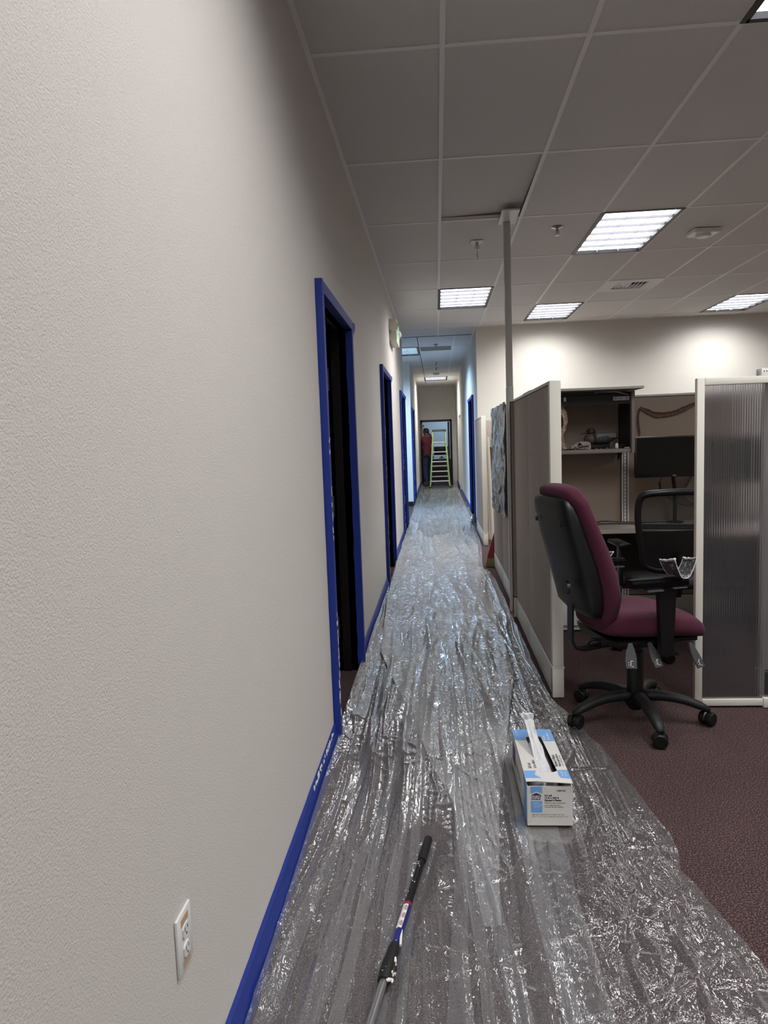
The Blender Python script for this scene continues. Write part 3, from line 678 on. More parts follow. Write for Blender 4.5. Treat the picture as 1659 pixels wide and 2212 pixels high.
for k in range(3): b.lathe([(.004, 0), (.004, -.002), (0, -.002)], (1.252 + k * .038, 5.108, 1.6415), 'Y', 10)
b.build('plate_hole', dark_m, t)
b = MB(); b.tube([(1.34, 5.11, 1.665), (1.25, 5.10, 1.69), (1.14, 5.09, 1.690), (1.10, 5.09, 1.683)], [.006, .008, .004, .002], 8); b.build('door_arm', steel_m, t, smooth=True)
b = MB(); b.box(.895, .912, 5.105, 5.118, 1.635, 1.662); b.lathe([(.004, 0), (.004, -.012), (0, -.012)], (.903, 5.105, 1.655), 'Y', 10); b.build('latch', steel_m, t)
b = MB(); b.prism([(5.44, 1.264), (5.30, 1.264), (5.44, 1.20)], 'X', 1.345, 1.352); b.build('shelf_bracket', bindark, t)
b = MB(); b.box(1.3465, 1.3475, 5.425, 5.44, 1.6, 1.66); b.box(1.3465, 1.3475, 5.425, 5.44, 1.31, 1.35); b.build('hook', white_m, t)
# shed skins (ribbons)
def ribbon(name, pts, wds, m, label, cat, nrm=(0, -1, 0), seed=1, th=.0012):
    P = catmull(pts, 8); r = random.Random(seed); rings = []; N = Vector(nrm)
    for i, p in enumerate(P):
        t_ = (P[min(i + 1, len(P) - 1)] - P[max(i - 1, 0)]).normalized(); s = t_.cross(N).normalized()
        f = i / (len(P) - 1) * (len(wds) - 1); k = int(min(f, len(wds) - 2)); wd = wds[k] + (wds[k + 1] - wds[k]) * (f - k); wd *= 1 + r.uniform(-.12, .12)
        rings.append([p + s * (wd * q) + N * (-(.35 * wd) * (1 - 4 * q * q) + th * e) for q, e in ((-.5, 0), (-.25, 0), (0, 0), (.25, 0), (.5, 0), (.5, 1), (.25, 1), (0, 1), (-.25, 1), (-.5, 1))])
    o = MB().loft(rings).build(name, m, None, smooth=True); tag(o, label, cat); return o
skin_m = mat('shed_skin', (196, 178, 160), .7, var=(90, (150, 130, 112), .4, .6), bump=(240, .002, 2))
skin2_m = mat('brown_skin', (86, 62, 52), .8, var=(120, (120, 94, 80), .45, .6), bump=(240, .003, 2))
ribbon('shed_skin', [(.888, 5.16, 1.655), (.885, 5.15, 1.60), (.905, 5.15, 1.55), (.915, 5.15, 1.50), (.905, 5.15, 1.45), (.885, 5.15, 1.415), (.89, 5.15, 1.365), (.905, 5.15, 1.32), (.925, 5.15, 1.2955)], [.016, .03, .038, .034, .026, .03, .03, .03, .03, .014], skin_m, 'pale shed skin hanging down the left side of the overhead bin', 'shed skin', seed=2)
ribbon('shed_skin', [(1.492, 5.452, 1.345), (1.508, 5.452, 1.39), (1.50, 5.45, 1.45), (1.498, 5.45, 1.52), (1.512, 5.448, 1.578)], [.006, .014, .018, .014, .012], skin2_m, 'hanging tail of brown shed skin left of the monitor', 'shed skin', seed=3)
ribbon('shed_skin', [(1.512, 5.446, 1.584), (1.565, 5.44, 1.556), (1.632, 5.44, 1.528), (1.732, 5.44, 1.532), (1.815, 5.44, 1.558), (1.905, 5.446, 1.598), (1.99, 5.446, 1.62)], [.016, .03, .034, .03, .034, .02, .02], skin2_m, 'brown shed skin draped across the tan panel above the monitor', 'shed skin', seed=4)
# duck decoy
duck_g = mat('decoy_grey', (74, 78, 82), .6, bump=(200, .002, 2), var=(60, (52, 54, 56), .4, .6)); duck_h = mat('decoy_head', (44, 36, 32), .5); duck_b = mat('decoy_breast', (120, 92, 74), .6, var=(200, (60, 48, 42), .45, .6))
duck_l = mat('decoy_side', (112, 112, 110), .6, bump=(260, .002, 2))
t = thing('duck_decoy', 'grey and brown painted duck decoy on the overhead shelf', 'duck decoy', (1.18, 5.30, 1.292))
def ell(cx, hy, zb, zt, cy=5.30, n=16, p=2.3):
    out = []
    for j in range(n):
        a = 2 * PI * j / n; c, s = math.cos(a), math.sin(a)
        out.append((cx, cy + hy * math.copysign(abs(c) ** (2 / p), c), (zb + zt) / 2 + (zt - zb) / 2 * math.copysign(abs(s) ** (2 / p), s)))
    return out
MB().loft([ell(1.072, .012, 1.352, 1.375), ell(1.080, .032, 1.338, 1.392), ell(1.10, .048, 1.332, 1.402), ell(1.13, .058, 1.330, 1.405)]).build('breast', duck_b, t, smooth='all')
MB().loft([ell(1.13, .0585, 1.330, 1.4055), ell(1.17, .062, 1.329, 1.408), ell(1.22, .060, 1.330, 1.410), ell(1.255, .050, 1.336, 1.408), ell(1.285, .032, 1.352, 1.398), ell(1.312, .016, 1.366, 1.381), ell(1.325, .004, 1.372, 1.378)]).build('body', duck_g, t, smooth='all')
b = MB()
for s in (-1, 1): b.loft([[(1.15 + .02 * k, 5.30 + s * (.0600 - .00035 * k * k), z) for z in (1.372, 1.385, 1.396)] + [(1.15 + .02 * k, 5.30 + s * (.0550 - .0005 * k * k), 1.403)] for k in range(8)], closed=False, caps=False)
b.build('wing', duck_l, t, smooth='all')
MB().prism([(1.235, 1.402), (1.295, 1.404), (1.275, 1.398), (1.30, 1.392), (1.24, 1.388)], 'Y', 5.285, 5.315).build('wing_tip', bindark, t)
MB().ball((1.122, 5.30, 1.418), (.034, .024, .028), 18).build('head', duck_h, t, smooth='all')
MB().loft([[(1.095, 5.30 + a * .009, 1.412 + b_ * .008) for a, b_ in ((-1, -1), (1, -1), (1, 1), (-1, 1))], [(1.07, 5.30 + a * .009, 1.404 + b_ * .004) for a, b_ in ((-1, -1), (1, -1), (1, 1), (-1, 1))], [(1.050, 5.30 + a * .009, 1.402 + b_ * .0025) for a, b_ in ((-1, -1), (1, -1), (1, 1), (-1, 1))]]).build('bill', bindark, t)
MB().ball((1.108, 5.2755, 1.424), .004, 8).build('eye', glossb_m, t)
MB().loft([ell(1.10, .012, 1.2925, 1.336), ell(1.19, .014, 1.2925, 1.336), ell(1.255, .008, 1.2925, 1.342)]).build('keel', bindark, t)
# skull
bone_m = mat('bone', (178, 168, 156), .7, var=(60, (120, 108, 98), .45, .65), bump=(150, .003, 2))
t = thing('animal_skull', 'small weathered animal skull in front of the duck decoy', 'skull', (1.0, 5.17, 1.292))
def el2(cx, hy, zb, zt, cy=5.17, n=14): return ell(cx, hy, zb, zt, cy, n, 2)
MB().loft([el2(.945, .012, 1.296, 1.315), el2(.962, .022, 1.294, 1.330), el2(.99, .026, 1.300, 1.342), el2(1.02, .034, 1.308, 1.352), el2(1.05, .036, 1.312, 1.354), el2(1.075, .028, 1.312, 1.349), el2(1.09, .014, 1.318, 1.338)]).build('cranium', bone_m, t, smooth='all')
for s in (-1, 1): MB().tube(catmull([(.985, 5.17 + s * .022, 1.312), (1.01, 5.17 + s * .042, 1.302), (1.05, 5.17 + s * .044, 1.305), (1.078, 5.17 + s * .03, 1.298)], 4), .0045, 8).build('cheek_arch', bone_m, t, smooth=True)
MB().prism([(1.045, 1.2922), (1.09, 1.2922), (1.088, 1.325), (1.075, 1.332), (1.07, 1.305)], 'Y', 5.15, 5.158).build('jaw', bone_m, t)
MB().ball((1.01, 5.138, 1.332), (.014, .005, .009), 10).build('eye_socket', dark_m, t)
for k in range(4): MB().prism([(.95 + k * .009, 1.2922), (.956 + k * .009, 1.2922), (.957 + k * .009, 1.302), (.949 + k * .009, 1.302)], 'Y', 5.155, 5.162).build('tooth', bone_m, t)
t = thing('penguin_figurine', 'tiny white and black bird figurine at the right of the shelf', 'figurine', (1.268, 5.15, 1.292))
MB().lathe([(0, 1.2925), (.010, 1.2925), (.013, 1.305), (.011, 1.322), (.008, 1.332), (0, 1.334)], (1.268, 5.15, 0), n=14).build('body', white_m, t, smooth='all')
MB().ball((1.266, 5.15, 1.340), (.010, .009, .010), 12).build('head', bindark, t, smooth='all'); MB().lathe([(.003, 0), (.0004, -.012)], (1.258, 5.15, 1.339), 'X', 8).build('beak', bindark, t)
for i, (x, y, r, l) in enumerate([(1.345, 5.14, .011, 'flat white pebble at the right end of the shelf, left one'), (1.372 - .03, 5.20, .010, 'flat white pebble at the right end of the shelf, rear one'), (1.125, 5.14, .010, 'small tan stone on the shelf under the duck tail, leftmost'), (1.16, 5.16, .008, 'small tan stone on the shelf under the duck tail, middle'), (1.20, 5.14, .011, 'small tan stone on the shelf under the duck tail, rightmost')]):
    o = MB().ball((x, y, 1.2925 + r * .45), (r, r * .8, r * .45), 10).build('pebble', white_m if i < 2 else mat('tan_stone%d' % i, (130, 116, 92), .8), None, smooth='all'); tag(o, l, 'stone', 'stones on the shelf')
t = thing('dark_glasses', 'dark brown sunglasses lying at the right of the shelf', 'glasses', (1.31, 5.2, 1.292))
for x in (1.295, 1.325): MB().lathe([(0, -.001), (.013, -.001), (.013, .001), (0, .001)], (x, 5.2, 1.3065), 'Y', 14).build('lens', glossb_m, t)
MB().tube([(1.281, 5.2, 1.316), (1.31, 5.199, 1.319), (1.339, 5.2, 1.316)], .002, 6).build('bridge', brown_m, t)
for x in (1.281, 1.339): MB().tube([(x, 5.2, 1.316), (x, 5.23, 1.314), (x, 5.25, 1.296)], .002, 6).build('temple', brown_m, t)
b = MB()
for i in range(9): b.ball((.905 + .008 * i + rnd.uniform(-.003, .003), 5.13 + rnd.uniform(-.006, .006), 1.298), (.008, .006, .0055), 8)
o = b.build('bark_crumbs', bindark, None, smooth='all'); tag(o, 'small heap of dark bark crumbs at the foot of the pale skin', 'debris', kind='stuff')
# ------------------------------------------------------------------ desk, pedestal, monitors
t = thing('desk', 'grey laminate corner desk along the back of the cubicle', 'desk', (1.4, 5.2, 0))
MB().prism([(.645, 4.975), (1.36, 4.965), (1.62, 4.70), (2.3, 4.70), (2.3, 5.428), (.645, 5.428)], 'Z', .712, .742).build('desktop', desk_m, t)
MB().box(.70, .73, 5.0, 5.44, .003, .711).build('support_panel', bindark, t); MB().box(2.2, 2.23, 4.75, 5.44, .003, .711).build('support_panel', bindark, t)
MB().box(1.20, 2.2, 5.40, 5.415, .25, .711).build('modesty_panel', bindark, t)
t = thing('file_pedestal', 'white metal file pedestal under the desk behind the maroon chair', 'cabinet', (.91, 5.2, 0))
box('body', white_m, .745, 1.09, 5.055, 5.43, .012, .70, t, .003)
for z0, z1 in ((.05, .36), (.366, .555), (.561, .69)):
    d = box('drawer', white_m, .750, 1.085, 5.035, 5.053, z0, z1, t, .002); MB().box(.85, .98, 5.027, 5.036, z1 - .022, z1 - .008).build('handle', steel_m, d)
MB().box(.76, 1.08, 5.07, 5.42, .002, .012).build('plinth', dark_m, t)
def monitor(x0, x1, y, z0, z1, label, arm=True, brand=False):
    t = thing('monitor', label, 'monitor', ((x0 + x1) / 2, y, .742), 0, 'computer monitors')
    box('housing', black_m, x0, x1, y, y + .03, z0, z1, t, .004)
    MB().box(x0 + .010, x1 - .010, y - .0012, y - .0002, z0 + .026, z1 - .010).build('screen', glossb_m, t)
    box('rear_bulge', black_m, x0 + .12, x1 - .12, y + .031, y + .055, z0 + .08, z1 - .06, t, .008)
    xm = (x0 + x1) / 2
    b = MB(); b.tube([(xm, y + .055, (z0 + z1) / 2), (xm, y + .10, (z0 + z1) / 2), (xm + .05, y + .14, .98), (xm + .05, y + .14, .75)], .014, 8); b.lathe([(.06, .7425), (.06, .752), (0, .754)], (xm + .05, y + .14, 0)); b.build('arm', black_m, t, smooth=True)
    if brand: text('acer', .014, Matrix.Translation((xm - .012, y - .002, z0 + .008)) @ Matrix.Rotation(PI / 2, 4, 'X'), trimg_m, t, 'brand_mark')
    return t
monitor(1.388, 1.925, 5.12, 1.082, 1.370, 'wide black monitor on an arm above the desk', brand=True)
monitor(1.96, 2.30, 5.05, 1.03, 1.35, 'second black monitor, seen only as a dark shape through the ribbed screen')
def cable(name, pts, label, r=.003, cat='cable'):
    o = MB().tube(catmull(pts, 6), r, 8).build(name, black_m, None, smooth='all'); tag(o, label, cat); return o
c_ = cable('monitor_cable', [(1.575, 5.155, 1.078), (1.585, 5.22, 1.03), (1.60, 5.26, 1.0), (1.65, 5.30, .95), (1.72, 5.30, .89), (1.80, 5.32, .86), (1.90, 5.34, .85), (1.95, 5.36, .80), (1.97, 5.36, .745)], 'black cable hanging below the wide monitor')
MB().tube([(1.583, 5.212, 1.036), (1.603, 5.263, .997)], .008, 8).build('ferrite', black_m, c_)
cable('desk_cable', [(1.10, 5.19, .746), (1.12, 5.26, .747), (1.2, 5.32, .757), (1.3, 5.32, .752), (1.42, 5.30, .747), (1.55, 5.28, .747), (1.7, 5.25, .748)], 'black cable lying looped on the desk below the duck shelf', .004)
cable('desk_cable', [(1.10, 5.185, .747), (1.14, 5.23, .748), (1.25, 5.25, .747), (1.36, 5.22, .747), (1.42, 5.18, .7465)], 'second black cable end on the desk, nearer the chair', .0035)
t = thing('keyboard', 'black computer keyboard on the desk behind the mesh chair', 'keyboard', (1.6, 4.95, .742), -.25)
MB().box(-.21, .21, -.07, .07, .001, .016, .003).build('case', black_m, t, local=True, smooth=True)
b = MB()
for i in range(14):
    for j in range(5): b.box(-.2 + i * .0286, -.2 + i * .0286 + .024, -.062 + j * .025, -.062 + j * .025 + .021, .0162, .022)
o = b.build('keys', blackr_m, t, local=True); o['kind'] = 'stuff'
t = thing('mouse', 'black mouse on a mat at the right of the desk', 'mouse', (1.86, 4.97, .742))
MB().loft([[Vector((.03 * s * math.cos(a), .05 * s * math.sin(a), z)) for a in [2 * PI * k / 16 for k in range(16)]] for s, z in ((1, .001), (1.02, .012), (.85, .026), (.5, .034), (.1, .036))]).build('shell', black_m, t, local=True, smooth='all')
t = thing('desk_phone', 'black telephone at the back of the desk, seen through the mesh chair', 'phone', (1.92, 5.10, .742), -.3)
MB().prism([(-.10, 0.001), (.10, 0.001), (.10, .075), (-.10, .025)], 'X', -.09, .09).build('base', black_m, t, local=True)
MB().tube(catmull([(-.07, .09, .09), (-.075, .06, .105), (-.075, -.04, .085), (-.07, -.08, .055)], 4), [.02] * 4 + [.013] * 5 + [.02] * 4, 10).build('handset', black_m, t, local=True, smooth=True)
MB().tube([(.02 + .045 * math.sin(q / 4 * PI), -.02 + .008 * q, .065 + .01 * math.cos(q / 4 * PI)) for q in range(10)], .003, 6).build('cord', black_m, t, local=True)
t = thing('adapter_bag', 'clear plastic bag hanging from the tan panel below the monitor edge', 'bag', (2.05, 5.42, .9))
MB().loft([[Vector((1.93 + .10 * s * math.cos(a), 5.43 + .012 * math.sin(a), z)) for a in [2 * PI * k / 12 for k in range(12)]] for s, z in ((.2, 1.09), (.5, 1.05), (.9, .98), (1, .92), (.6, .87), (.1, .86))]).build('bag', filmB, t, smooth='all')
# ------------------------------------------------------------------ maroon task chair
ch = thing('task_chair', 'maroon fabric task chair with a black shell back, on five castors by the cubicle entrance', 'chair', (.935, 3.452, .002), math.radians(14))
def sup(cu, cv, hu, hv, z, n=28, p=3.2, tilt=0):
    out = []
    for j in range(n):
        a = 2 * PI * j / n; c, s = math.cos(a), math.sin(a)
        u = hu * math.copysign(abs(c) ** (2 / p), c); v = hv * math.copysign(abs(s) ** (2 / p), s)
        out.append((cu + u, cv + v, z + tilt * u))
    return out
def lerp(tab, z):
    for i in range(len(tab) - 1):
        if z <= tab[i + 1][0] or i == len(tab) - 2:
            f = (z - tab[i][0]) / (tab[i + 1][0] - tab[i][0]); f = max(0, min(1, f)); f = f * f * (3 - 2 * f) * .35 + f * .65
            return [tab[i][k] + (tab[i + 1][k] - tab[i][k]) * f for k in range(1, len(tab[i]))]
cush = [(.505, -.215, -.235, .09), (.525, -.195, -.255, .17), (.57, -.165, -.265, .205), (.65, -.150, -.275, .225), (.76, -.172, -.300, .232), (.88, -.220, -.335, .232), (1.00, -.272, -.372, .226), (1.08, -.300, -.400, .215), (1.125, -.318, -.432, .195), (1.155, -.338, -.438, .165), (1.170, -.365, -.425, .11)]
b = MB()
zs = [.505, .515, .53, .55, .58, .62, .66, .71, .76, .82, .88, .94, 1.0, 1.05, 1.09, 1.12, 1.14, 1.155, 1.165, 1.17]
b.loft([sup((f + r) / 2, 0, (f - r) / 2, w_, z, p=2.6, tilt=.12) for z, (f, r, w_) in [(z, lerp(cush, z)) for z in zs]])
b.build('back_cushion', maroon_m, ch, local=True, smooth='all')
shl = [(.545, -.24, -.262, .10), (.56, -.235, -.300, .155), (.60, -.235, -.333, .190), (.70, -.245, -.355, .208), (.80, -.275, -.378, .214), (.92, -.320, -.412, .212), (1.03, -.36, -.437, .205), (1.08, -.385, -.445, .195), (1.105, -.40, -.444, .175), (1.118, -.415, -.438, .13)]
b = MB(); zs = [.545, .55, .56, .58, .60, .65, .70, .75, .80, .86, .92, .98, 1.03, 1.06, 1.08, 1.095, 1.105, 1.113, 1.118]
b.loft([sup((f + r) / 2, 0, (f - r) / 2, w_, z, p=3.6) for z, (f, r, w_) in [(z, lerp(shl, z)) for z in zs]])
b.build('back_shell', shell_m, ch, local=True, smooth='all')
for v_ in (-.14, .14):
    MB().lathe([(0, -.443), (.011, -.443), (.011, -.436), (0, -.436)], (0, v_, 1.0), 'X', 14).build('screw_cap', black_m, ch, local=True)
MB().lathe([(0, -.398), (.03, -.398), (.034, -.385), (0, -.385)], (0, -.09, .70), 'X', 18).build('adjuster_knob', black_m, ch, local=True, smooth=True)
# seat: lofted along u
def seatring(u, hv, zb, zt, dish, n=36):
    out = []
    for j in range(n):
        a = 2 * PI * j / n; c, s = math.cos(a), math.sin(a); p = 3.2
        v = hv * math.copysign(abs(c) ** (2 / p), c); zz = math.copysign(abs(s) ** (2 / p), s)
        z = (zb + zt) / 2 + (zt - zb) / 2 * zz
        if zz > 0: z -= dish * zz * (1 - (v / hv) ** 2) if hv else 0
        out.append((u, v, z))
    return out
b = MB()
b.loft([seatring(*r) for r in [(-.235, .12, .49, .530, 0), (-.228, .17, .475, .555, 0), (-.20, .205, .465, .580, .006), (-.14, .228, .458, .594, .020), (-.06, .245, .455, .596, .030), (.02, .252, .452, .592, .030), (.09, .253, .450, .585, .022), (.15, .250, .446, .572, .010), (.19, .243, .440, .556, .004), (.218, .228, .438, .532, 0), (.236, .205, .442, .505, 0), (.243, .17, .452, .485, 0)]])
b.build('seat', maroon_m, ch, local=True, smooth='all')
b = MB(); b.loft([[(u, v * w_, z) for u, v in ((-.20, -1), (.19, -1), (.215, -.7), (.215, .7), (.19, 1), (-.20, 1), (-.22, .7), (-.22, -.7))] for w_, z in ((.19, .428), (.215, .440), (.215, .456))]); b.build('seat_pan', black_m, ch, local=True)
b = MB(); b.box(-.12, .14, -.075, .075, .375, .43, .012); b.box(-.20, -.10, -.05, .05, .385, .425, .01); b.box(.12, .22, -.04, .04, .40, .43, .008); b.build('mechanism', black_m, ch, local=True, smooth=True)
b = MB(); b.tube(catmull([(-.33, 0, .62), (-.33, 0, .50), (-.33, 0, .42), (-.31, 0, .385), (-.26, 0, .375), (-.12, 0, .39)], 5), .006, 8, flat=5.0)
b.loft([[(u, v, z) for v in (-.028, .028)] + [(u + du, v, z + dz) for v in (.028, -.028)] for u, z, du, dz in ((-.335, .64, .009, 0), (-.337, .50, .009, 0), (-.337, .42, .009, .003), (-.322, .385, .008, .008), (-.28, .370, .002, .010), (-.12, .385, 0, .010))])
b.v = b.v[0:0] + b.v; b.build('back_bar', black_m, ch, local=True)
MB().tube(catmull([(-.27, -.05, .415), (-.25, -.06, .435), (-.20, -.065, .43), (-.17, -.06, .41)], 4), .008, 8, flat=1.8).build('release_handle', black_m, ch, local=True, smooth=True)
MB().lathe([(.039, .14), (.039, .34), (.037, .345), (.030, .345), (.030, .38)], (0, 0, 0), n=24).build('gas_column', black_m, ch, local=True, smooth=True)
MB().lathe([(0, .055), (.03, .055), (.034, .06), (.05, .085), (.055, .10), (.055, .135), (.045, .142), (0, .142)], (0, 0, 0), n=24).build('hub', black_m, ch, local=True, smooth=True)
def caster(parent, ang, R_, swivel):
    M = Matrix.Rotation(ang, 4, 'Z') @ Matrix.Translation((R_, 0, 0)) @ Matrix.Rotation(swivel, 4, 'Z')
    b = MB(); b.lathe([(.006, .062), (.006, .088)], (0, 0, 0), n=10); b.lathe([(.024, -.004), (.027, 0), (.024, .004)], (0, 0, .034), 'Y', 18); b.tube([(0, 0, .064), (-.018, 0, .060), (-.03, 0, .045), (-.031, 0, .03)], .009, 8)
    c = b.build('caster', black_m, parent, local=True, M=M, smooth=True)
    for s in (-1, 1):
        MB().lathe([(0, -.013), (.027, -.013), (.032, -.009), (.0328, 0), (.032, .009), (.027, .013), (0, .013)], (0, s * .0195, .0335), 'Y', 22).build('wheel', glossb_m if False else black_m, c, local=True, M=M, smooth=True)
    return c
def star_base(parent, angs, R_, swv):
    for i, a in enumerate(angs):
        A = math.radians(a)
        rings = []
        for k in range(9):
            t_ = k / 8; r = .035 + (R_ - .035 + .012) * t_; z = .122 - .048 * t_ ** 1.6 + .016 * math.sin(PI * t_); hw = .034 - .010 * t_; hh = .027 - .008 * t_
            if k == 8: hw *= .55; hh *= .6
            rings.append([(r, hw * math.copysign(abs(math.cos(q)) ** .8, math.cos(q)), z + hh * math.sin(q)) for q in [2 * PI * j / 14 for j in range(14)]])
        MB().loft(rings).build('base_arm', blackr_m, parent, local=True, M=Matrix.Rotation(A, 4, 'Z'), smooth='all')
        caster(parent, A, R_, swv[i])
star_base(ch, [199 - 14, 274 - 14, 346 - 14, 58 - 14, 130 - 14], .325, [.6, 1.2, .9, 2.2, .2])
lever_m = mat('lever_grey', (52, 53, 56), .5)
icon_m = mat('lever_print', (230, 230, 230), .5)
def lever(p, yaw, ln, seed):
    M = Matrix.Translation(p) @ Matrix.Rotation(yaw, 4, 'Z') @ Matrix.Rotation(math.radians(62), 4, 'X')
    # paddle in local xy plane (x sideways, -y outward), facing camera
    prof = [(-.012, .01), (-.022, -.03), (-.024, -.07), (-.018, -.105), (.026, -.103), (.024, -.06), (.015, -.02), (.004, .01)]
    o = MB().prism(prof, 'Z', -.003, .003).build('lever', lever_m, ch, M=M, smooth=True)
    b = MB(); b.box(-.001, .001, -.094, -.070, .0032, .0036); b.box(-.001, .010, -.072, -.070, .0032, .0036); b.box(-.010, -.006, -.090, -.088, .0032, .0036); b.box(-.010, -.007, -.080, -.078, .0032, .0036); b.box(.004, .012, -.096, -.094, .0032, .0036)
    b.build('lever_print', icon_m, o, M=M); return o
lever((.85, 3.20, .446), -.3, .09, 1); lever((.935, 3.20, .450), .45, .09, 2); lever((1.095, 3.15, .462), .6, .08, 3)
tornm = mat('torn_vinyl', (60, 61, 65), .3, var=(60, (140, 140, 142), .56, .64), bump=(90, .003, 3)); tornw = mat('torn_edge', (190, 190, 190), .5, bump=(200, .003, 2))
def chair_arm(s):
    # s=-1 near (camera side), +1 far side
    v0 = s * .275
    b = MB(); b.loft([[(-.005 + du, v0 + dv, z) for du, dv in ((-hw, -.014), (hw, -.014), (hw, .014), (-hw, .014))] for hw, z, du in ((.045, .712, .02), (.040, .65, .02), (.036, .56, .02), (.032, .50, .02), (.030, .41, .02))])
    b.build('arm_post', black_m, ch, local=True, smooth=True)
    b = MB(); b.box(-.02, .05, v0 - .012, v0 - s * .20, .400, .414) if s < 0 else b.box(-.02, .05, v0 - .20, v0 + .012, .400, .414); b.build('arm_bracket', black_m, ch, local=True)
    b = MB(); b.prism([(v0 - .034, .722), (v0 + .034, .722), (v0 + .034, .742), (v0 + .024, .752), (v0 - .024, .752), (v0 - .034, .742)], 'X', -.18, .085); rail = b.build('arm_rail', glossb_m, ch, local=True)
    for q in (-.012, .004): MB().box(-.178, .04, v0 + q, v0 + q + .006, .7525, .7555).build('rail_rib', black_m, rail, local=True)
    b = MB(); b.box(-.11, -.035, v0 - .03, v0 + .03, .708, .7215, .003); b.build('arm_tab', steel_m if False else black_m, ch, local=True)
    MB().box(-.115, -.042, v0 - .046, v0 - .030, .705, .710).build('tab_button', steel_m, ch, local=True); MB().box(.005, .07, v0 - .046, v0 - .030, .712, .717).build('tab_button', steel_m, ch, local=True)
    # torn vinyl pad shell: saddle opening upward
    N, Mm = 16, 10; vv = []; ff = []; rr = random.Random(4 + s)
    for i in range(N + 1):
        for j in range(Mm + 1):
            a = -1 + 2 * i / N; t_ = -1 + 2 * j / Mm
            u = (.055 if s < 0 else -.05) + .055 * a * (1 + .05 * t_); v = v0 + .055 * t_; z = .758 + (.082 if s < 0 else .030) * abs(a) ** 2.2 * (1 - .12 * (t_ + 1)) + .004 * t_ * t_ + rr.uniform(-.0015, .0015) - .012 * (abs(t_) > .9) * (1 - abs(a))
            vv.append((u, v, max(z, .7565)))
    off = len(vv); vv += [(u, v, z + .003) for u, v, z in vv]
    W_ = Mm + 1
    for i in range(N):
        for j in range(Mm):
            k = i * W_ + j; ff += [(k, k + 1, k + W_ + 1, k + W_), (off + k, off + k + W_, off + k + W_ + 1, off + k + 1)]
    for i in range(N):
        for j in (0, Mm):
            k = i * W_ + j; ff.append((k, k + W_, off + k + W_, off + k))
    for j in range(Mm):
        for i in (0, N):
            k = i * W_ + j; ff.append((k, k + 1, off + k + 1, off + k))
    pad = MB().add(vv, ff).build('torn_arm_pad', tornm, ch, local=True, smooth='all')
    b = MB()
    for i in (0, N):
        pts = [Vector(vv[i * W_ + j]) + Vector((0, 0, .002)) for j in range(W_)]; b.tube(pts, [.003 + rr.random() * .004 for _ in pts], 7)
    for j in (0, Mm):
        pts = [Vector(vv[i * W_ + j]) + Vector((0, 0, .0015)) for i in range(N + 1)]; b.tube(pts, [.0012 + rr.random() * .0022 for _ in pts], 6)
    b.build('torn_edge', tornw, pad, local=True, smooth='all')
chair_arm(-1); chair_arm(1)
# ------------------------------------------------------------------ mesh chair at the desk
mc = thing('mesh_chair', 'black mesh-backed office chair pushed up to the cubicle desk', 'chair', (1.43, 4.62, 0), math.radians(94))
mesh_m = bpy.data.materials.new('chair_mesh'); mesh_m.use_nodes = True; nt = mesh_m.node_tree; p = nt.nodes['Principled BSDF']; p.inputs['Base Color'].default_value = lin(30, 30, 32)
tr = nt.nodes.new('ShaderNodeBsdfTransparent'); mx = nt.nodes.new('ShaderNodeMixShader'); mx.inputs[0].default_value = .62
nt.links.new(tr.outputs[0], mx.inputs[1]); nt.links.new(p.outputs[0], mx.inputs[2]); nt.links.new(mx.outputs[0], nt.nodes['Material Output'].inputs[0])
def bpt(v, z): # back surface point, curved
    return (-.20 - (z - .55) * .12 - .05 * (1 - (v / .25) ** 2) + .05, v, z)
out = [(-.17, .57), (-.20, .66), (-.225, .80), (-.235, .92), (-.225, 1.0), (-.19, 1.028), (-.10, 1.036), (0, 1.038), (.10, 1.036), (.19, 1.028), (.225, 1.0), (.235, .92), (.225, .80), (.20, .66), (.17, .57), (0, .55)]
MB().tube(catmull([bpt(v, z) for v, z in out] + [bpt(*out[0])], 3), .021, 8, flat=1.0).build('back_frame', black_m, mc, local=True, smooth='all')
vv = []; ff = []
for i in range(9):
    z = .80 + .225 * i / 8; hw = .215
    for j in range(9): vv.append(bpt(-hw + 2 * hw * j / 8, z))
for i in range(8):
    for j in range(8): k = i * 9 + j; ff.append((k, k + 1, k + 10, k + 9))
MB().add(vv, ff).build('mesh_back', mesh_m, mc, local=True, smooth='all')
rings = []
for z in (.56, .62, .70, .80):
    hw = .17 + (z - .56) * .2
    rings.append([Vector(bpt(v, z)) + Vector((d, 0, 0)) for v, d in [(-hw + 2 * hw * j / 8, -.012) for j in range(9)] + [(hw - 2 * hw * j / 8, .012) for j in range(9)]])
MB().loft(rings).build('lower_back', black_m, mc, local=True, smooth=True)
b = MB(); b.loft([seatring(*r) for r in [(-.22, .16, .44, .47, 0), (-.2, .21, .43, .49, 0), (0, .24, .42, .50, .01), (.18, .24, .42, .49, .006), (.25, .21, .42, .47, 0), (.27, .17, .43, .45, 0)]]); b.build('seat', blackr_m, mc, local=True, smooth='all')
MB().tube([(-.10, 0, .41), (-.24, 0, .42), (-.27, 0, .50), (-.262, 0, .66)], .022, 8).build('back_bar', black_m, mc, local=True, smooth=True)
MB().box(-.12, .12, -.07, .07, .36, .42, .01).build('mechanism', black_m, mc, local=True, smooth=True)
MB().lathe([(.028, .14), (.028, .36)], n=20).build('gas_column', black_m, mc, local=True, smooth=True); MB().lathe([(0, .06), (.05, .085), (.052, .135), (0, .14)], n=20).build('hub', black_m, mc, local=True, smooth=True)
star_base(mc, [20, 92, 164, 236, 308], .30, [.3, 1.1, 2.0, .7, 1.5])
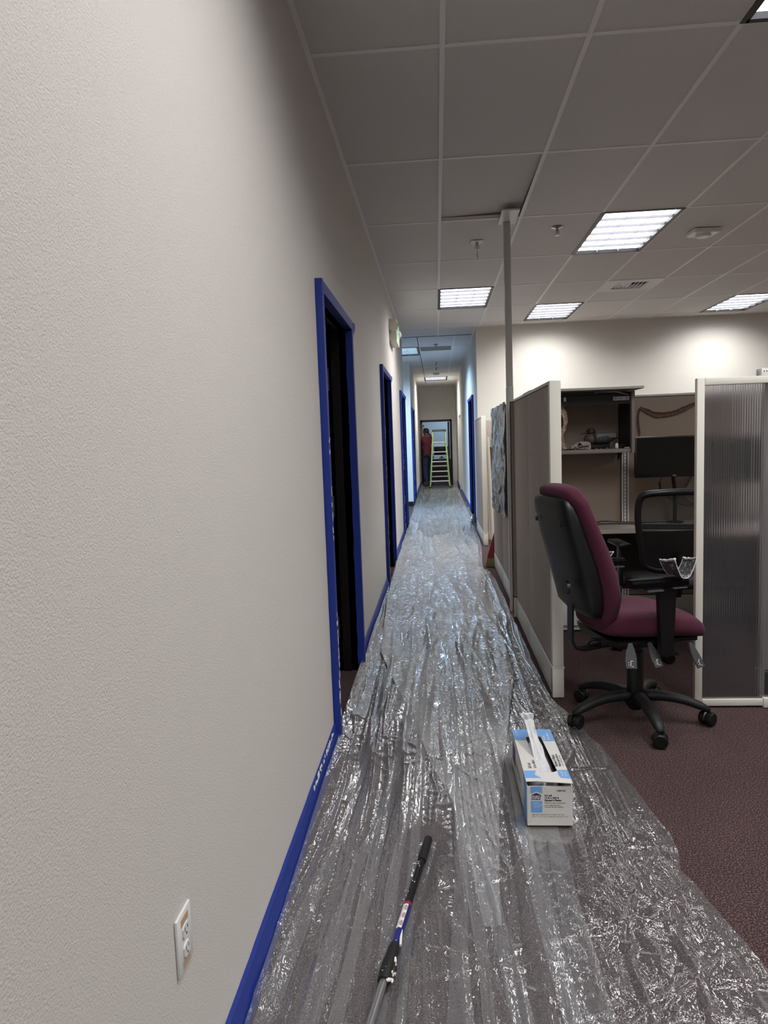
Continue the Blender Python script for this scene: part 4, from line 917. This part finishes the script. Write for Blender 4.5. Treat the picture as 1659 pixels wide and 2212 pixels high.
for s in (-1, 1):
    MB().box(.0, .06, s * .27 - .012, s * .27 + .012, .42, .68, .004).build('arm_post', black_m, mc, local=True, smooth=True)
    MB().box(.0, .06, min(s * .15, s * .27), max(s * .15, s * .27), .405, .42).build('arm_bracket', black_m, mc, local=True)
    MB().box(-.08, .17, s * .27 - .04, s * .27 + .04, .681, .708, .01).build('arm_pad', black_m, mc, local=True, smooth=True)
# ------------------------------------------------------------------ box of painter's plastic
card = mat('carton', (205, 204, 200), .6, bump=(300, .0006, 2)); cardb = mat('carton_brown', (150, 124, 98), .8); blue_m = mat('carton_blue', (110, 158, 214), .55); navy_m = mat('carton_navy', (38, 36, 92), .5); ink_m = mat('ink', (40, 36, 60), .6)
bxo = thing('plastic_film_box', "white and blue carton of painter's plastic with a slot top, film pulled out of it", 'box', (.366, 2.70, .0), math.radians(.3))
W2, D2, Hb, th = .080, .245, .158, .003
def lb(name, m, *a, parent=None, **k): return MB().box(*a, **k).build(name, m, parent or bxo, local=True)
z0 = .012
front = lb('front_wall', card, -W2, W2, -D2, -D2 + th, z0, Hb); lb('back_wall', card, -W2, W2, D2 - th, D2, z0, Hb); lw = lb('side_wall', card, -W2, -W2 + th, -D2 + th, D2 - th, z0, Hb); lb('side_wall', card, W2 - th, W2, -D2 + th, D2 - th, z0, Hb); lb('bottom', cardb, -W2 + .002, W2 - .002, -D2 + .002, D2 - .002, z0 - .003, z0 - .0002)
# lid with slot, lifted at the front
def zt(v): return Hb + .002 + .013 * (D2 - v) / (2 * D2)
slot = [(-.028, .17), (.018, .178), (.030, .165), (.042, -.155), (.030, -.165), (-.012, -.172), (-.020, -.165), (-.034, .155)]
outer = [(-W2, D2), (0, D2), (W2, D2), (W2, -D2 - .012), (.02, -D2 - .004), (-W2 * .5, -D2 + .006), (-W2 - .002, -D2 + .004), (-W2, 0)]
vv = [(x, y, zt(y)) for x, y in outer] + [(x, y, zt(y)) for x, y in slot]; vv += [(x, y, z + .002) for x, y, z in vv]
pairs_o = [0, 1, 2, 3, 4, 5, 6, 7]; pairs_s = [0, 1, 2, 3, 4, 5, 6, 7]
ff = []
om = [0, 2, 3, 6]
def quadstrip(oidx, sidx):
    for a in range(8):
        b2 = (a + 1) % 8
        o1, o2, s1, s2 = oidx[a], oidx[b2], 8 + sidx[a], 8 + sidx[b2]
        ff.append((o1, o2, s2, s1)); ff.append((16 + o1, 16 + s1, 16 + s2, 16 + o2)); ff.append((8 + a, 8 + b2, 24 + b2, 24 + a)); ff.append((a, 16 + a, 16 + b2, b2))
quadstrip([0, 1, 2, 3, 4, 5, 6, 7], [0, 1, 2, 3, 4, 5, 6, 7])
lid = MB().add(vv, ff).build('lid', card, bxo, local=True)
def lidpatch(name, m, poly, parent=lid, dz=.0024):
    # flat printed area following the lid
    vv = [(x, y, zt(y) + dz) for x, y in poly]; vv += [(x, y, z + .0003) for x, y, z in vv]; n = len(poly)
    ff = [tuple(range(n)), tuple(range(2 * n - 1, n - 1, -1))] + [(i, (i + 1) % n, n + (i + 1) % n, n + i) for i in range(n)]
    return MB().add(vv, ff).build(name, m, parent, local=True)
lidpatch('blue_print', blue_m, [(-W2, D2), (0, D2), (0, .18), (-.029, .172), (-.0335, .13), (-W2, .13)]); lidpatch('blue_print', blue_m, [(.0, D2), (W2, D2), (W2, .12), (.034, .12), (.030, .166), (.018, .18), (0, .18)])
lidpatch('blue_print', blue_m, [(-W2, -.155), (-.035, -.155), (-.045, -.187), (-.025, -.215), (-W2, -.215)]); lidpatch('blue_print', blue_m, [(.043, -.15), (W2, -.15), (W2, -.222), (.046, -.215), (.040, -.19)])
def LT(x, y, rz): return Matrix.Translation((x, y, zt(y) + .0032)) @ Matrix.Rotation(rz, 4, 'Z')
MWb = mw(bxo)
for s, x, y, sz, m_ in (('0.5 mil', -.048, -.135, .016, ink_m), ('12 ft x 400 ft', -.030, -.135, .013, ink_m), ('0.5 mil', .046, .128, .016, paint_m), ('12 ft x 400 ft', .062, .128, .013, paint_m), ("Painter's Plastic", .052, -.12, .016, ink_m), ('Plástico para pintores', .064, -.12, .012, ink_m), ('Covers 4,800 Square Feet', .074, -.12, .009, ink_m), ('PAINTER', .058, -.205, .010, paint_m), ('PLASTIC', .070, -.205, .010, paint_m), ('LOT 12C', -.062, .20, .010, paint_m)):
    text(s, sz, MWb @ LT(x, y, PI / 2), m_, lid, bold=.0003 if sz > .011 else 0)
def FT(x, z): return MWb @ Matrix.Translation((x, -D2 - .0006, z)) @ Matrix.Rotation(PI / 2, 4, 'X')
def fpatch(name, m, poly, dy=.0005): return MB().prism(poly, 'Y', -D2 - dy, -D2).build(name, m, front, local=True)
fpatch('blue_print', blue_m, [(-.068, .158), (-.027, .158), (-.027, .131), (-.0475, .139), (-.068, .131)])
fpatch('logo', navy_m, [(-.064, .1165), (-.031, .1165), (-.031, .126), (-.0475, .133), (-.064, .126)])
fpatch('blue_print', blue_m, [(-.067, .103), (-.027, .103), (-.027, .060), (-.067, .060)])
for s, x, z, sz, m_, bd in (('PROJECT', -.0625, .1185, .0072, paint_m, .0002), ('SOURCE.', -.0648, .1075, .0082, navy_m, .0004), ('*3487103', .022, .1385, .0085, ink_m, .0002), ('0.5 mil', -.0185, .1205, .0095, ink_m, .0004), ('12 ft x 400 ft', -.0185, .1115, .0095, ink_m, .0004), ("Painter's Plastic", -.0185, .1025, .0095, ink_m, .0004), ('Plástico para pintores', -.0185, .0935, .0085, ink_m, 0), ('Covers 4,800 Square Feet', -.0185, .085, .0052, ink_m, .0001), ('Cubre hasta 445 metros cuadrados', -.0185, .079, .0046, ink_m, .0001), ('4800 SQ FT (445 M²) 12 FT X 400 FT X .5 MIL', -.064, .050, .0060, ink_m, 0), ('(3,65 m · 121 m X 12,7 µm) NET WT 11.49 LBS (5.21 kg)', -.064, .0425, .0054, ink_m, 0)):
    text(s, sz, FT(x, z), m_, front, bold=bd)
for k in range(3): text(('protective', 'cubre muebles', 'clear film')[k], .0055, FT(-.060 + .002 * k, .094 - .007 * k), paint_m, front)
SM = MWb @ Matrix.Translation((-W2 - .0006, .10, .075)) @ Matrix.Rotation(-PI / 2, 4, 'Z') @ Matrix.Rotation(PI / 2, 4, 'X')
text("Painter's Plastic", .026, SM, ink_m, lw, bold=.0006); text('12 ft x 400 ft', .018, MWb @ Matrix.Translation((-W2 - .0006, .10, .045)) @ Matrix.Rotation(-PI / 2, 4, 'Z') @ Matrix.Rotation(PI / 2, 4, 'X'), ink_m, lw)
MB().prism([(-D2 + .004, z0), (-.13, z0), (-.16, .09), (-.14, .158), (-D2 + .004, .158)], 'X', -W2 - .0005, -W2).build('blue_print', blue_m, lw, local=True)
MB().prism([(.12, .05), (.22, .05), (.22, .13), (.12, .13)], 'X', -W2 - .0005, -W2).build('logo', navy_m, lw, local=True)
roll_m = mat('film_roll', (170, 172, 176), .25, bump=(60, .002, 2))
MB().lathe([(0, -.235), (.058, -.235), (.058, .235), (0, .235)], (0, 0, .078), 'Y', 28).build('film_roll', roll_m, bxo, local=True, smooth=True)
pull_m = mat('pulled_film', (205, 206, 208), .28, bump=(50, .006, 3))
rings = []
for k in range(15):
    t_ = k / 14; r = random.Random(k + 3); y = -.14 + .29 * t_; z = .135 + .132 * t_ ** 1.15; wd = .026 - .012 * t_ + (.014 * max(0, t_ - .8) / .2)
    if k > 11: y = .15
    cx = .008 - .035 * t_
    rings.append([(cx + wd * q + r.uniform(-.002, .002), y + r.uniform(-.004, .004) + e * .006, z + r.uniform(-.003, .003)) for q, e in ((-1, 0), (-.5, 1), (0, -.5), (.4, 1.2), (1, 0), (.5, 2.2), (0, 1.6), (-.5, 2.4))])
MB().loft(rings).build('pulled_film', pull_m, bxo, local=True, smooth=True)
# ------------------------------------------------------------------ extension pole
A = Vector((-.066, 2.338, .026)); Bv = Vector((-.195, 1.545, .030)); d = (Bv - A).normalized()
# pole rests on the sheet
po = thing('extension_pole', 'black and silver extension pole lying on the plastic, paint on its collar', 'pole', (-.15, 1.8, .01))
def seg(a, c, prof, name, m, parent=po, n=20, smooth=True):
    z_ax = (c - a).normalized(); x_ax = z_ax.cross(Vector((0, 0, 1))).normalized(); y_ax = z_ax.cross(x_ax)
    Mx = Matrix((x_ax, y_ax, z_ax)).transposed().to_4x4(); Mx.translation = a
    return MB().lathe(prof, n=n).build(name, m, parent, M=Mx, smooth=smooth)
P = lambda s: A + d * s
seg(P(0), P(.13), [(0, 0), (.0125, 0), (.0145, .004), (.0150, .12), (.0142, .135), (0, .135)], 'foam_grip', blackr_m)
seg(P(.135), P(.36), [(.0115, 0), (.0115, .225)], 'outer_tube', black_m)
seg(P(.358), P(.48), [(.0122, 0), (.0122, .012)], 'red_band', mat('red_print', (150, 30, 60), .4))
lbm = mat('pole_label_blue', (30, 38, 110), .3)
seg(P(.370), P(.55), [(.0120, 0), (.0120, .168)], 'blue_sleeve', lbm)
# white label curved patch on the upper left side
z_ax = d; x_ax = z_ax.cross(Vector((0, 0, 1))).normalized(); y_ax = z_ax.cross(x_ax)
Mx = Matrix((x_ax, y_ax, z_ax)).transposed().to_4x4(); Mx.translation = P(.372)
up_ang = math.atan2(-1, 0) # local angle whose direction is world up
upl = (Mx.to_3x3().inverted() @ Vector((0, 0, 1))); ua = math.atan2(upl.y, upl.x)
sidel = (Mx.to_3x3().inverted() @ Vector((-1, -.2, 0))); sa = math.atan2(sidel.y, sidel.x); sg = 1 if (sa - ua + PI) % (2 * PI) - PI > 0 else -1
vv = []; ff = []
for i in range(9):
    a = ua + sg * (-.5 + 1.5 * i / 8)
    for s in (0, .105): vv.append((.0124 * math.cos(a), .0124 * math.sin(a), s))
for i in range(8): ff.append((2 * i, 2 * i + 1, 2 * i + 3, 2 * i + 2))
lab = MB().add(vv, ff).build('label', paint_m, po, M=Mx)
for k in range(3):
    a = ua + sg * -.12; cx, cz = .0127, .018 + k * .034
    b = MB(); ring = []
    pts = [Mx @ Vector((cx * math.cos(a + .26 * math.cos(q)), cx * math.sin(a + .26 * math.cos(q)), cz + .010 * math.sin(q))) for q in [2 * PI * j / 14 for j in range(14)]]
    b.tube(pts, .0008, 5, closed=True); pts = [Mx @ Vector((cx * math.cos(a), cx * math.sin(a), cz + e)) for e in (-.006, .006)]; b.tube(pts, .0009, 5); b.build('warning_symbol', mat('sym%d' % k, (120, 20, 40), .5), lab)
    b = MB()
    for q in range(5):
        a2 = ua + sg * (.3 + .1 * q); b.tube([Mx @ Vector((cx * math.cos(a2), cx * math.sin(a2), cz + e)) for e in (-.009, .008 - .003 * (q % 2))], .0004, 4)
    b.build('small_print', trimg_m, lab)
seg(P(.535), P(.67), [(.0125, 0), (.0155, .012), (.0165, .05), (.0185, .075), (.018, .115), (.016, .135), (0, .136)], 'collar', blackr_m)
b = MB(); side = Vector((1, -.1, .2)).normalized(); rr = random.Random(9)
b.ball(P(.625) + side * .016, (.010, .022, .010), 10); b.build('lock_lever', blackr_m, po, smooth='all')
b = MB()
for k in range(16): b.ball(P(rr.uniform(.60, .672)) + side * .0165 + Vector((rr.uniform(-.004, .006), 0, rr.uniform(-.004, .010))), (rr.uniform(.003, .007), rr.uniform(.005, .012), .0035), 7)
for k in range(22):
    q = Vector((rr.uniform(-1, .6), 0, 1)).normalized(); s = rr.uniform(.02, .66); b.ball(P(s) + q * (.0125 if s < .53 else .0175), rr.uniform(.0008, .0022), 6)
b.box(*(lambda p: (p.x + .008, p.x + .014, p.y - .035, p.y + .025, p.z + .002, p.z + .008))(P(.505)))
o = b.build('paint_spatter', paint_m, po, smooth=True); o['kind'] = 'stuff'
seg(P(.665), P(1.35), [(.0105, 0), (.0105, .70)], 'inner_tube', steel_m)
# ------------------------------------------------------------------ wall outlet
t = thing('wall_outlet', 'white duplex electrical outlet low on the left wall', 'outlet', (XL, 1.234, .471))
MB().box(XL, XL + .0065, 1.198, 1.270, .414, .528, .003).build('cover_plate', white_m, t, smooth=True)
wear = mat('exposed_wear', (176, 150, 122), .8)
for z in (.512, .430): MB().box(XL + .0066, XL + .0070, 1.216, 1.252, z - .009, z + .006).build('worn_patch', wear, t)
for z in (.490, .452):
    pts = [(1.234 + .0165 * max(-.86, min(.86, math.cos(q))) * 1.0, z + .0145 * max(-.9, min(.9, math.sin(q)))) for q in [2 * PI * j / 24 for j in range(24)]]
    r = MB().prism(pts, 'X', XL + .0065, XL + .0095).build('receptacle', white_m, t)
    b = MB(); b.box(XL + .0094, XL + .0098, 1.2265, 1.2285, z - .001, z + .008); b.box(XL + .0094, XL + .0098, 1.2395, 1.2415, z, z + .007); b.lathe([(.0024, .0096), (.0024, .0099), (0, .0099)], (XL, 1.234, z - .007), 'X', 10)
    b.build('slot', dark_m, r)
# ------------------------------------------------------------------ exit / emergency light
cream = mat('cream_plastic', (205, 202, 186), .45); green_m = mat('exit_face', (196, 222, 204), .4, emit=((.15, .8, .35), .05))
t = thing('exit_sign', 'cream exit sign with round emergency lamps high on the left wall', 'exit sign', (XL, 8.62, 2.68))
MB().prism([(8.32, 2.56), (8.36, 2.545), (8.88, 2.545), (8.92, 2.56), (8.92, 2.80), (8.32, 2.80)], 'X', XL, XL + .085).build('housing', cream, t)
MB().box(XL + .0855, XL + .088, 8.36, 8.88, 2.60, 2.785).build('face', green_m, t)
text('EXIT', .16, Matrix.Translation((XL + .0886, 8.44, 2.635)) @ Matrix.Rotation(PI / 2, 4, 'Z') @ Matrix.Rotation(PI / 2, 4, 'X'), mat('exit_letters', (40, 160, 90), .5, emit=((.05, .7, .25), .08)), t, bold=.003)
for y in (8.33, 8.93):
    h = MB().lathe([(0, 0), (.045, 0), (.055, -.025), (.057, -.045), (.05, -.045)] if y < 8.5 else [(0, 0), (.045, 0), (.055, .025), (.057, .045), (.05, .045)], (XL + .055, y - .012 if y < 8.5 else y, 2.71), 'Y', 20).build('lamp_head', cream, t, smooth=True)
    sgn = -1 if y < 8.5 else 1
    MB().lathe([(.047, sgn * .044), (.03, sgn * .030), (.008, sgn * .026), (0, sgn * .026)], (XL + .055, y - .012 if y < 8.5 else y, 2.71), 'Y', 20).build('reflector', chrome_m, h, smooth=True)
    MB().ball((XL + .055, y - .012 + sgn * .036 if y < 8.5 else y + sgn * .036, 2.71), .010, 10).build('bulb', mat('bulb', (240, 240, 235), .2), h, smooth='all')
# ------------------------------------------------------------------ crinkled poster
pm = bpy.data.materials.new('crinkled_poster'); pm.use_nodes = True; nt = pm.node_tree; p = nt.nodes['Principled BSDF']; L = nt.links.new
tc = nt.nodes.new('ShaderNodeTexCoord'); mp = nt.nodes.new('ShaderNodeMapping'); mp.inputs['Scale'].default_value = (1, 1.6, .7); n1 = nt.nodes.new('ShaderNodeTexNoise'); n1.inputs['Scale'].default_value = 4; n1.inputs['Detail'].default_value = 6; n1.inputs['Distortion'].default_value = 1.5
L(tc.outputs['Object'], mp.inputs[0]); L(mp.outputs[0], n1.inputs['Vector']); r = nt.nodes.new('ShaderNodeValToRGB'); L(n1.outputs['Fac'], r.inputs[0])
e = r.color_ramp.elements; e[0].position = .3; e[0].color = lin(52, 58, 54); e[1].position = .70; e[1].color = lin(214, 222, 220); k = e.new(.42); k.color = lin(88, 98, 88); k = e.new(.52); k.color = lin(120, 134, 138); k = e.new(.60); k.color = lin(112, 112, 88)
L(r.outputs[0], p.inputs['Base Color']); p.inputs['Roughness'].default_value = .16
ny, nz = 60, 70; ya = np.linspace(6.02, 7.50, ny); zz = np.linspace(0, 1, nz); YY, TT = np.meshgrid(ya, zz)
zb = np.interp(YY, [6.02, 6.3, 6.8, 7.5], [.70, .71, .70, .66]) + .01 * vn(YY * 9, YY * 0, 5); ZZ = zb + (1.694 - zb) * TT
dd = .004 + .030 * ridge(YY * 4 + .5 * vn(YY * 3, ZZ * 3, 2), ZZ * 1.2, 8, 3) * (1 - .5 * TT) + .012 * ridge(YY * 9 + ZZ * 3, ZZ * 4, 9, 3) + .006 * ridge(YY * 17, ZZ * 15 + YY * 8, 10, 2)
co = np.stack([.5885 - dd, YY, ZZ], -1).reshape(-1, 3).tolist(); co += (np.array(co) + np.array([.0008, 0, 0])).tolist(); ff = []; o2 = ny * nz
for i in range(nz - 1):
    for j in range(ny - 1):
        k = i * ny + j; ff += [(k, k + 1, k + ny + 1, k + ny), (o2 + k, o2 + k + ny, o2 + k + ny + 1, o2 + k + 1)]
o = MB().add(co, ff).build('poster', pm, None, smooth='all'); tag(o, 'crinkled glossy grey-green poster hanging on the cubicle panel past the power pole', 'poster')
# ------------------------------------------------------------------ tubes, red board
tubem = mat('white_tube', (226, 222, 208), .5)
def tube_th(a, c, r, label):
    o = MB(); a = Vector(a); c = Vector(c); o.tube([a, a + (c - a) * .5, c], r, 20); ob = o.build('mailing_tube', tubem, None, smooth=True); tag(ob, label, 'tube', 'white tubes leaning in the gap')
    tip = MB(); dr_ = (c - a).normalized(); tip.tube([c, c + dr_ * .004], r * .9, 20); tip.build('end_cap', paint_m, ob); return ob
tube_th((.715, 9.52, .012), (.672, 9.55, 1.41), .025, 'taller white tube leaning in the gap beside the far cubicle panel')
tube_th((.698, 9.75, .012), (.668, 9.77, 1.05), .024, 'shorter white tube behind the taller one, half hidden by the far panel')
redm = mat('maroon_board', (150, 60, 64), .8, bump=(500, .001, 1)); tanm = mat('tan_board', (150, 136, 98), .8, bump=(200, .002, 2))
t = thing('leaning_board', 'maroon board with a tan foot leaning behind the end of the poster panel', 'board', (.57, 7.8, 0))
MB().prism([(.512, .10), (.585, .10), (.66, .10), (.66, .50), (.63, .50)], 'Y', 7.70, 7.72).build('board', redm, t); MB().prism([(.496, .03), (.50, .004), (.66, .004), (.66, .098), (.512, .098)], 'Y', 7.69, 7.73).build('foot', tanm, t)
# far cubicle furniture
t = thing('overhead_cabinet', 'closed beige overhead cabinet at the far wall behind the white tubes', 'cabinet', (1.1, 10.55, 1.26))
box('body', trimg_m, .70, 1.6, 10.42, 10.755, 1.262, 1.655, t, .004); box('door', panel_m, .705, 1.595, 10.40, 10.418, 1.267, 1.65, t, .004); MB().box(1.05, 1.2, 10.392, 10.401, 1.28, 1.292).build('handle', steel_m, t)
t = thing('storage_cabinet', 'low white drawer cabinet at the far wall behind the white tubes', 'cabinet', (1.1, 10.55, 0))
box('body', white_m, .72, 1.6, 10.42, 10.75, .012, .76, t, .003)
for z0_ in (.03, .28, .53): 
    d_ = box('drawer', white_m, .725, 1.595, 10.40, 10.418, z0_, z0_ + .22, t, .003); MB().box(1.05, 1.2, 10.39, 10.401, z0_ + .18, z0_ + .195).build('handle', bindark, d_)
MB().box(.74, 1.58, 10.44, 10.74, .001, .012).build('plinth', dark_m, t)
# ------------------------------------------------------------------ step ladder
lime = mat('fibreglass_lime', (126, 156, 98), .45); alu = mat('aluminium', (205, 205, 205), .35, .5)
t = thing('step_ladder', 'lime green fibreglass step ladder standing at the end of the corridor', 'ladder', (.06, 20.9, 0))
zf = .05
def rail(xa, xb, ya, yb, z1): 
    b = MB(); b.loft([[(xa + i, ya + j, zf) for i, j in ((-.016, -.03), (.016, -.03), (.016, .03), (-.016, .03))], [(xb + i, yb + j, z1) for i, j in ((-.016, -.03), (.016, -.03), (.016, .03), (-.016, .03))]]); return b
for s in (-1, 1):
    rail(.068 + s * .285, .080 + s * .175, 20.62, 21.02, 1.64).build('front_rail', lime, t); rail(.068 + s * .27, .080 + s * .165, 21.62, 21.09, 1.64).build('rear_rail', lime, t)
    for y in (20.62, 21.62): MB().box(.068 + s * .28 - .025, .068 + s * .28 + .025, y - .04, y + .04, .020, .052).build('foot', black_m, t)
    MB().tube([(.072 + s * .225, 20.82, .78), (.072 + s * .215, 21.36, .80)], .006, 6).build('spreader', alu, t)
for z in (.22, .50, .78, 1.06, 1.34):
    f = (z - zf) / 1.6; hw = .275 - .11 * f; y = 20.62 + .40 * f; MB().box(.07 - hw, .07 + hw, y - .035, y + .04, z - .028, z).build('step', alu, t)
for z in (.30, .62, .93, 1.25):
    f = (z - zf) / 1.6; hw = .26 - .105 * f; y = 21.62 - .53 * f; MB().box(.07 - hw, .07 + hw, y - .012, y + .012, z - .02, z + .012).build('rear_brace', alu, t)
MB().box(-.125, .285, 20.97, 21.15, 1.64, 1.70, .01).build('top_cap', mat('ladder_top', (58, 62, 58), .6), t, smooth=True)
# ------------------------------------------------------------------ room beyond the end door
t = thing('reception_desk', 'dark brown desk with a pale top seen through the end doorway', 'desk', (.2, 24.5, 0))
MB().box(-1.3, 1.3, 24.40, 24.44, .004, .735).build('front_panel', brown_m, t); MB().box(-1.35, 1.35, 24.35, 25.1, .736, .765).build('desktop', white_m, t); MB().box(-1.3, -1.26, 24.45, 25.05, .004, .735).build('side_panel', brown_m, t); MB().box(1.26, 1.3, 24.45, 25.05, .004, .735).build('side_panel', brown_m, t)
def dmon(x0, x1, z0, z1, y, label):
    t = thing('desk_monitor', label, 'monitor', ((x0 + x1) / 2, y, .765), 0, 'computer monitors')
    box('housing', black_m, x0, x1, y, y + .04, z0, z1, t, .005); xm = (x0 + x1) / 2
    MB().box(x0 + .01, x1 - .01, y + .0405, y + .042, z0 + .02, z1 - .01).build('screen', glossb_m, t); MB().box(xm - .03, xm + .03, y + .01, y + .03, .78, z0 + .05).build('neck', black_m, t); MB().box(xm - .1, xm + .1, y - .05, y + .1, .766, .78).build('stand', black_m, t)
dmon(-.10, .42, .86, 1.16, 24.6, 'dark monitor on the far desk, seen through the ladder'); dmon(-.66, -.14, .84, 1.12, 24.66, 'dark monitor on the far desk, beside the person')
# ------------------------------------------------------------------ person
skin = mat('skin', (92, 62, 48), .6); shirt = mat('maroon_shirt', (84, 24, 38), .85, bump=(60, .006, 2)); jean = mat('jeans', (28, 38, 64), .85, bump=(50, .006, 2)); hair = mat('hair', (14, 12, 12), .7); shoe_m = mat('shoes', (30, 28, 30), .6)
PX, PY = -.275, 21.75
pr = thing('person', 'person in a maroon T-shirt and blue jeans reaching up to tape the end door frame', 'person', (PX, PY, .012), math.radians(52))
def skinned(name, verts, edges, rad, m, root=0, sub=2, parent=pr):
    me = bpy.data.meshes.new(name); me.from_pydata(verts, edges, []); me.update(); o = bpy.data.objects.new(name, me); C.objects.link(o); o.parent = parent; MATRIX[o.name] = mw(parent)
    o.modifiers.new('k', 'SKIN'); me.skin_vertices or me.attributes
    bpy.context.view_layer.update()
    sv = me.skin_vertices[0].data
    for i, r in enumerate(rad):
        sv[i].radius = r if isinstance(r, tuple) else (r, r); sv[i].use_root = (i == root)
    d_ = o.modifiers.new('s', 'SUBSURF'); d_.levels = sub; d_.render_levels = sub; me.materials.append(m)
    for md in o.modifiers:
        if md.type == 'SKIN': md.use_smooth_shade = True
    return o
# local frame: +y is where the person faces, x to the right hand
bv = [(0, 0, .94), (0, .01, 1.08), (0, .02, 1.24), (0, .02, 1.38), (0, .03, 1.47), (0, .05, 1.55), (0, .055, 1.63), (0, .05, 1.70),
      (.17, .02, 1.41), (.27, .10, 1.54), (.11, .19, 1.70), (.09, .20, 1.76), (-.16, .02, 1.41), (-.13, .13, 1.56), (-.03, .19, 1.72), (-.02, .20, 1.78),
      (.09, 0, .90), (.11, .03, .50), (.12, -.03, .10), (.13, .10, .05), (-.09, 0, .90), (-.12, .03, .50), (-.13, -.05, .10), (-.14, .07, .05)]
be = [(0, 1), (1, 2), (2, 3), (3, 4), (4, 5), (5, 6), (6, 7), (3, 8), (8, 9), (9, 10), (10, 11), (3, 12), (12, 13), (13, 14), (14, 15), (0, 16), (16, 17), (17, 18), (18, 19), (0, 20), (20, 21), (21, 22), (22, 23)]
brd = [(.13, .10), (.12, .09), (.14, .10), (.15, .10), .055, (.07, .085), (.078, .095), (.05, .06), .055, .045, .028, .034, .055, .045, .028, .034, .085, .058, .04, .035, .085, .058, .04, .035]
body = skinned('body', bv, be, brd, skin)
skinned('shirt', [(0, 0, .92), (0, .01, 1.06), (0, .02, 1.24), (0, .02, 1.40), (0, .025, 1.45), (.18, .03, 1.41), (.245, .075, 1.50), (-.165, .03, 1.41), (-.14, .10, 1.51)], [(0, 1), (1, 2), (2, 3), (3, 4), (3, 5), (5, 6), (3, 7), (7, 8)], [(.165, .13), (.155, .12), (.165, .12), (.155, .115), .07, .078, .07, .078, .07], shirt, 1)
skinned('jeans', [(0, 0, .95), (.095, 0, .86), (.11, .03, .50), (.12, -.02, .10), (-.095, 0, .86), (-.12, .03, .50), (-.13, -.04, .10)], [(0, 1), (1, 2), (2, 3), (0, 4), (4, 5), (5, 6)], [(.15, .12), .105, .078, .066, .105, .078, .066], jean)
for s, y in ((.12, .03), (-.135, .01)):
    MB().loft([[(s + .045 * wq * math.cos(a), y + .12 * lq * math.sin(a) + .01, z) for a in [2 * PI * j / 16 for j in range(16)]] for wq, lq, z in ((1, 1, .006), (1.05, 1.03, .03), (.9, .9, .06), (.6, .5, .09))]).build('shoe', shoe_m, pr, local=True, smooth='all')
MB().ball((0, .045, 1.665), (.088, .103, .092), 16).build('hair', hair, pr, local=True, smooth='all')
for hx, hy, hz, sg_ in ((.09, .205, 1.77, 1), (-.02, .205, 1.79, -1)):
    for k in range(4):
        b0 = (hx + (k - 1.5) * .019, hy + .005, hz + .03); ln = (.062, .072, .068, .052)[k]
        skinned('finger', [b0, (b0[0], b0[1] + .012, b0[2] + ln * .5), (b0[0] - .003, b0[1] + .034, b0[2] + ln * .85)], [(0, 1), (1, 2)], [.010, .009, .007], skin, sub=1)
    skinned('thumb', [(hx - sg_ * .02, hy, hz), (hx - sg_ * .045, hy + .012, hz + .022), (hx - sg_ * .052, hy + .03, hz + .045)], [(0, 1), (1, 2)], [.012, .010, .008], skin, sub=1)
for s in (-1, 1): MB().ball((s * .089, .05, 1.635), (.012, .022, .032), 8).build('ear', skin, pr, local=True, smooth='all')
MB().ball((0, .152, 1.625), (.014, .020, .024), 8).build('nose', skin, pr, local=True, smooth='all')
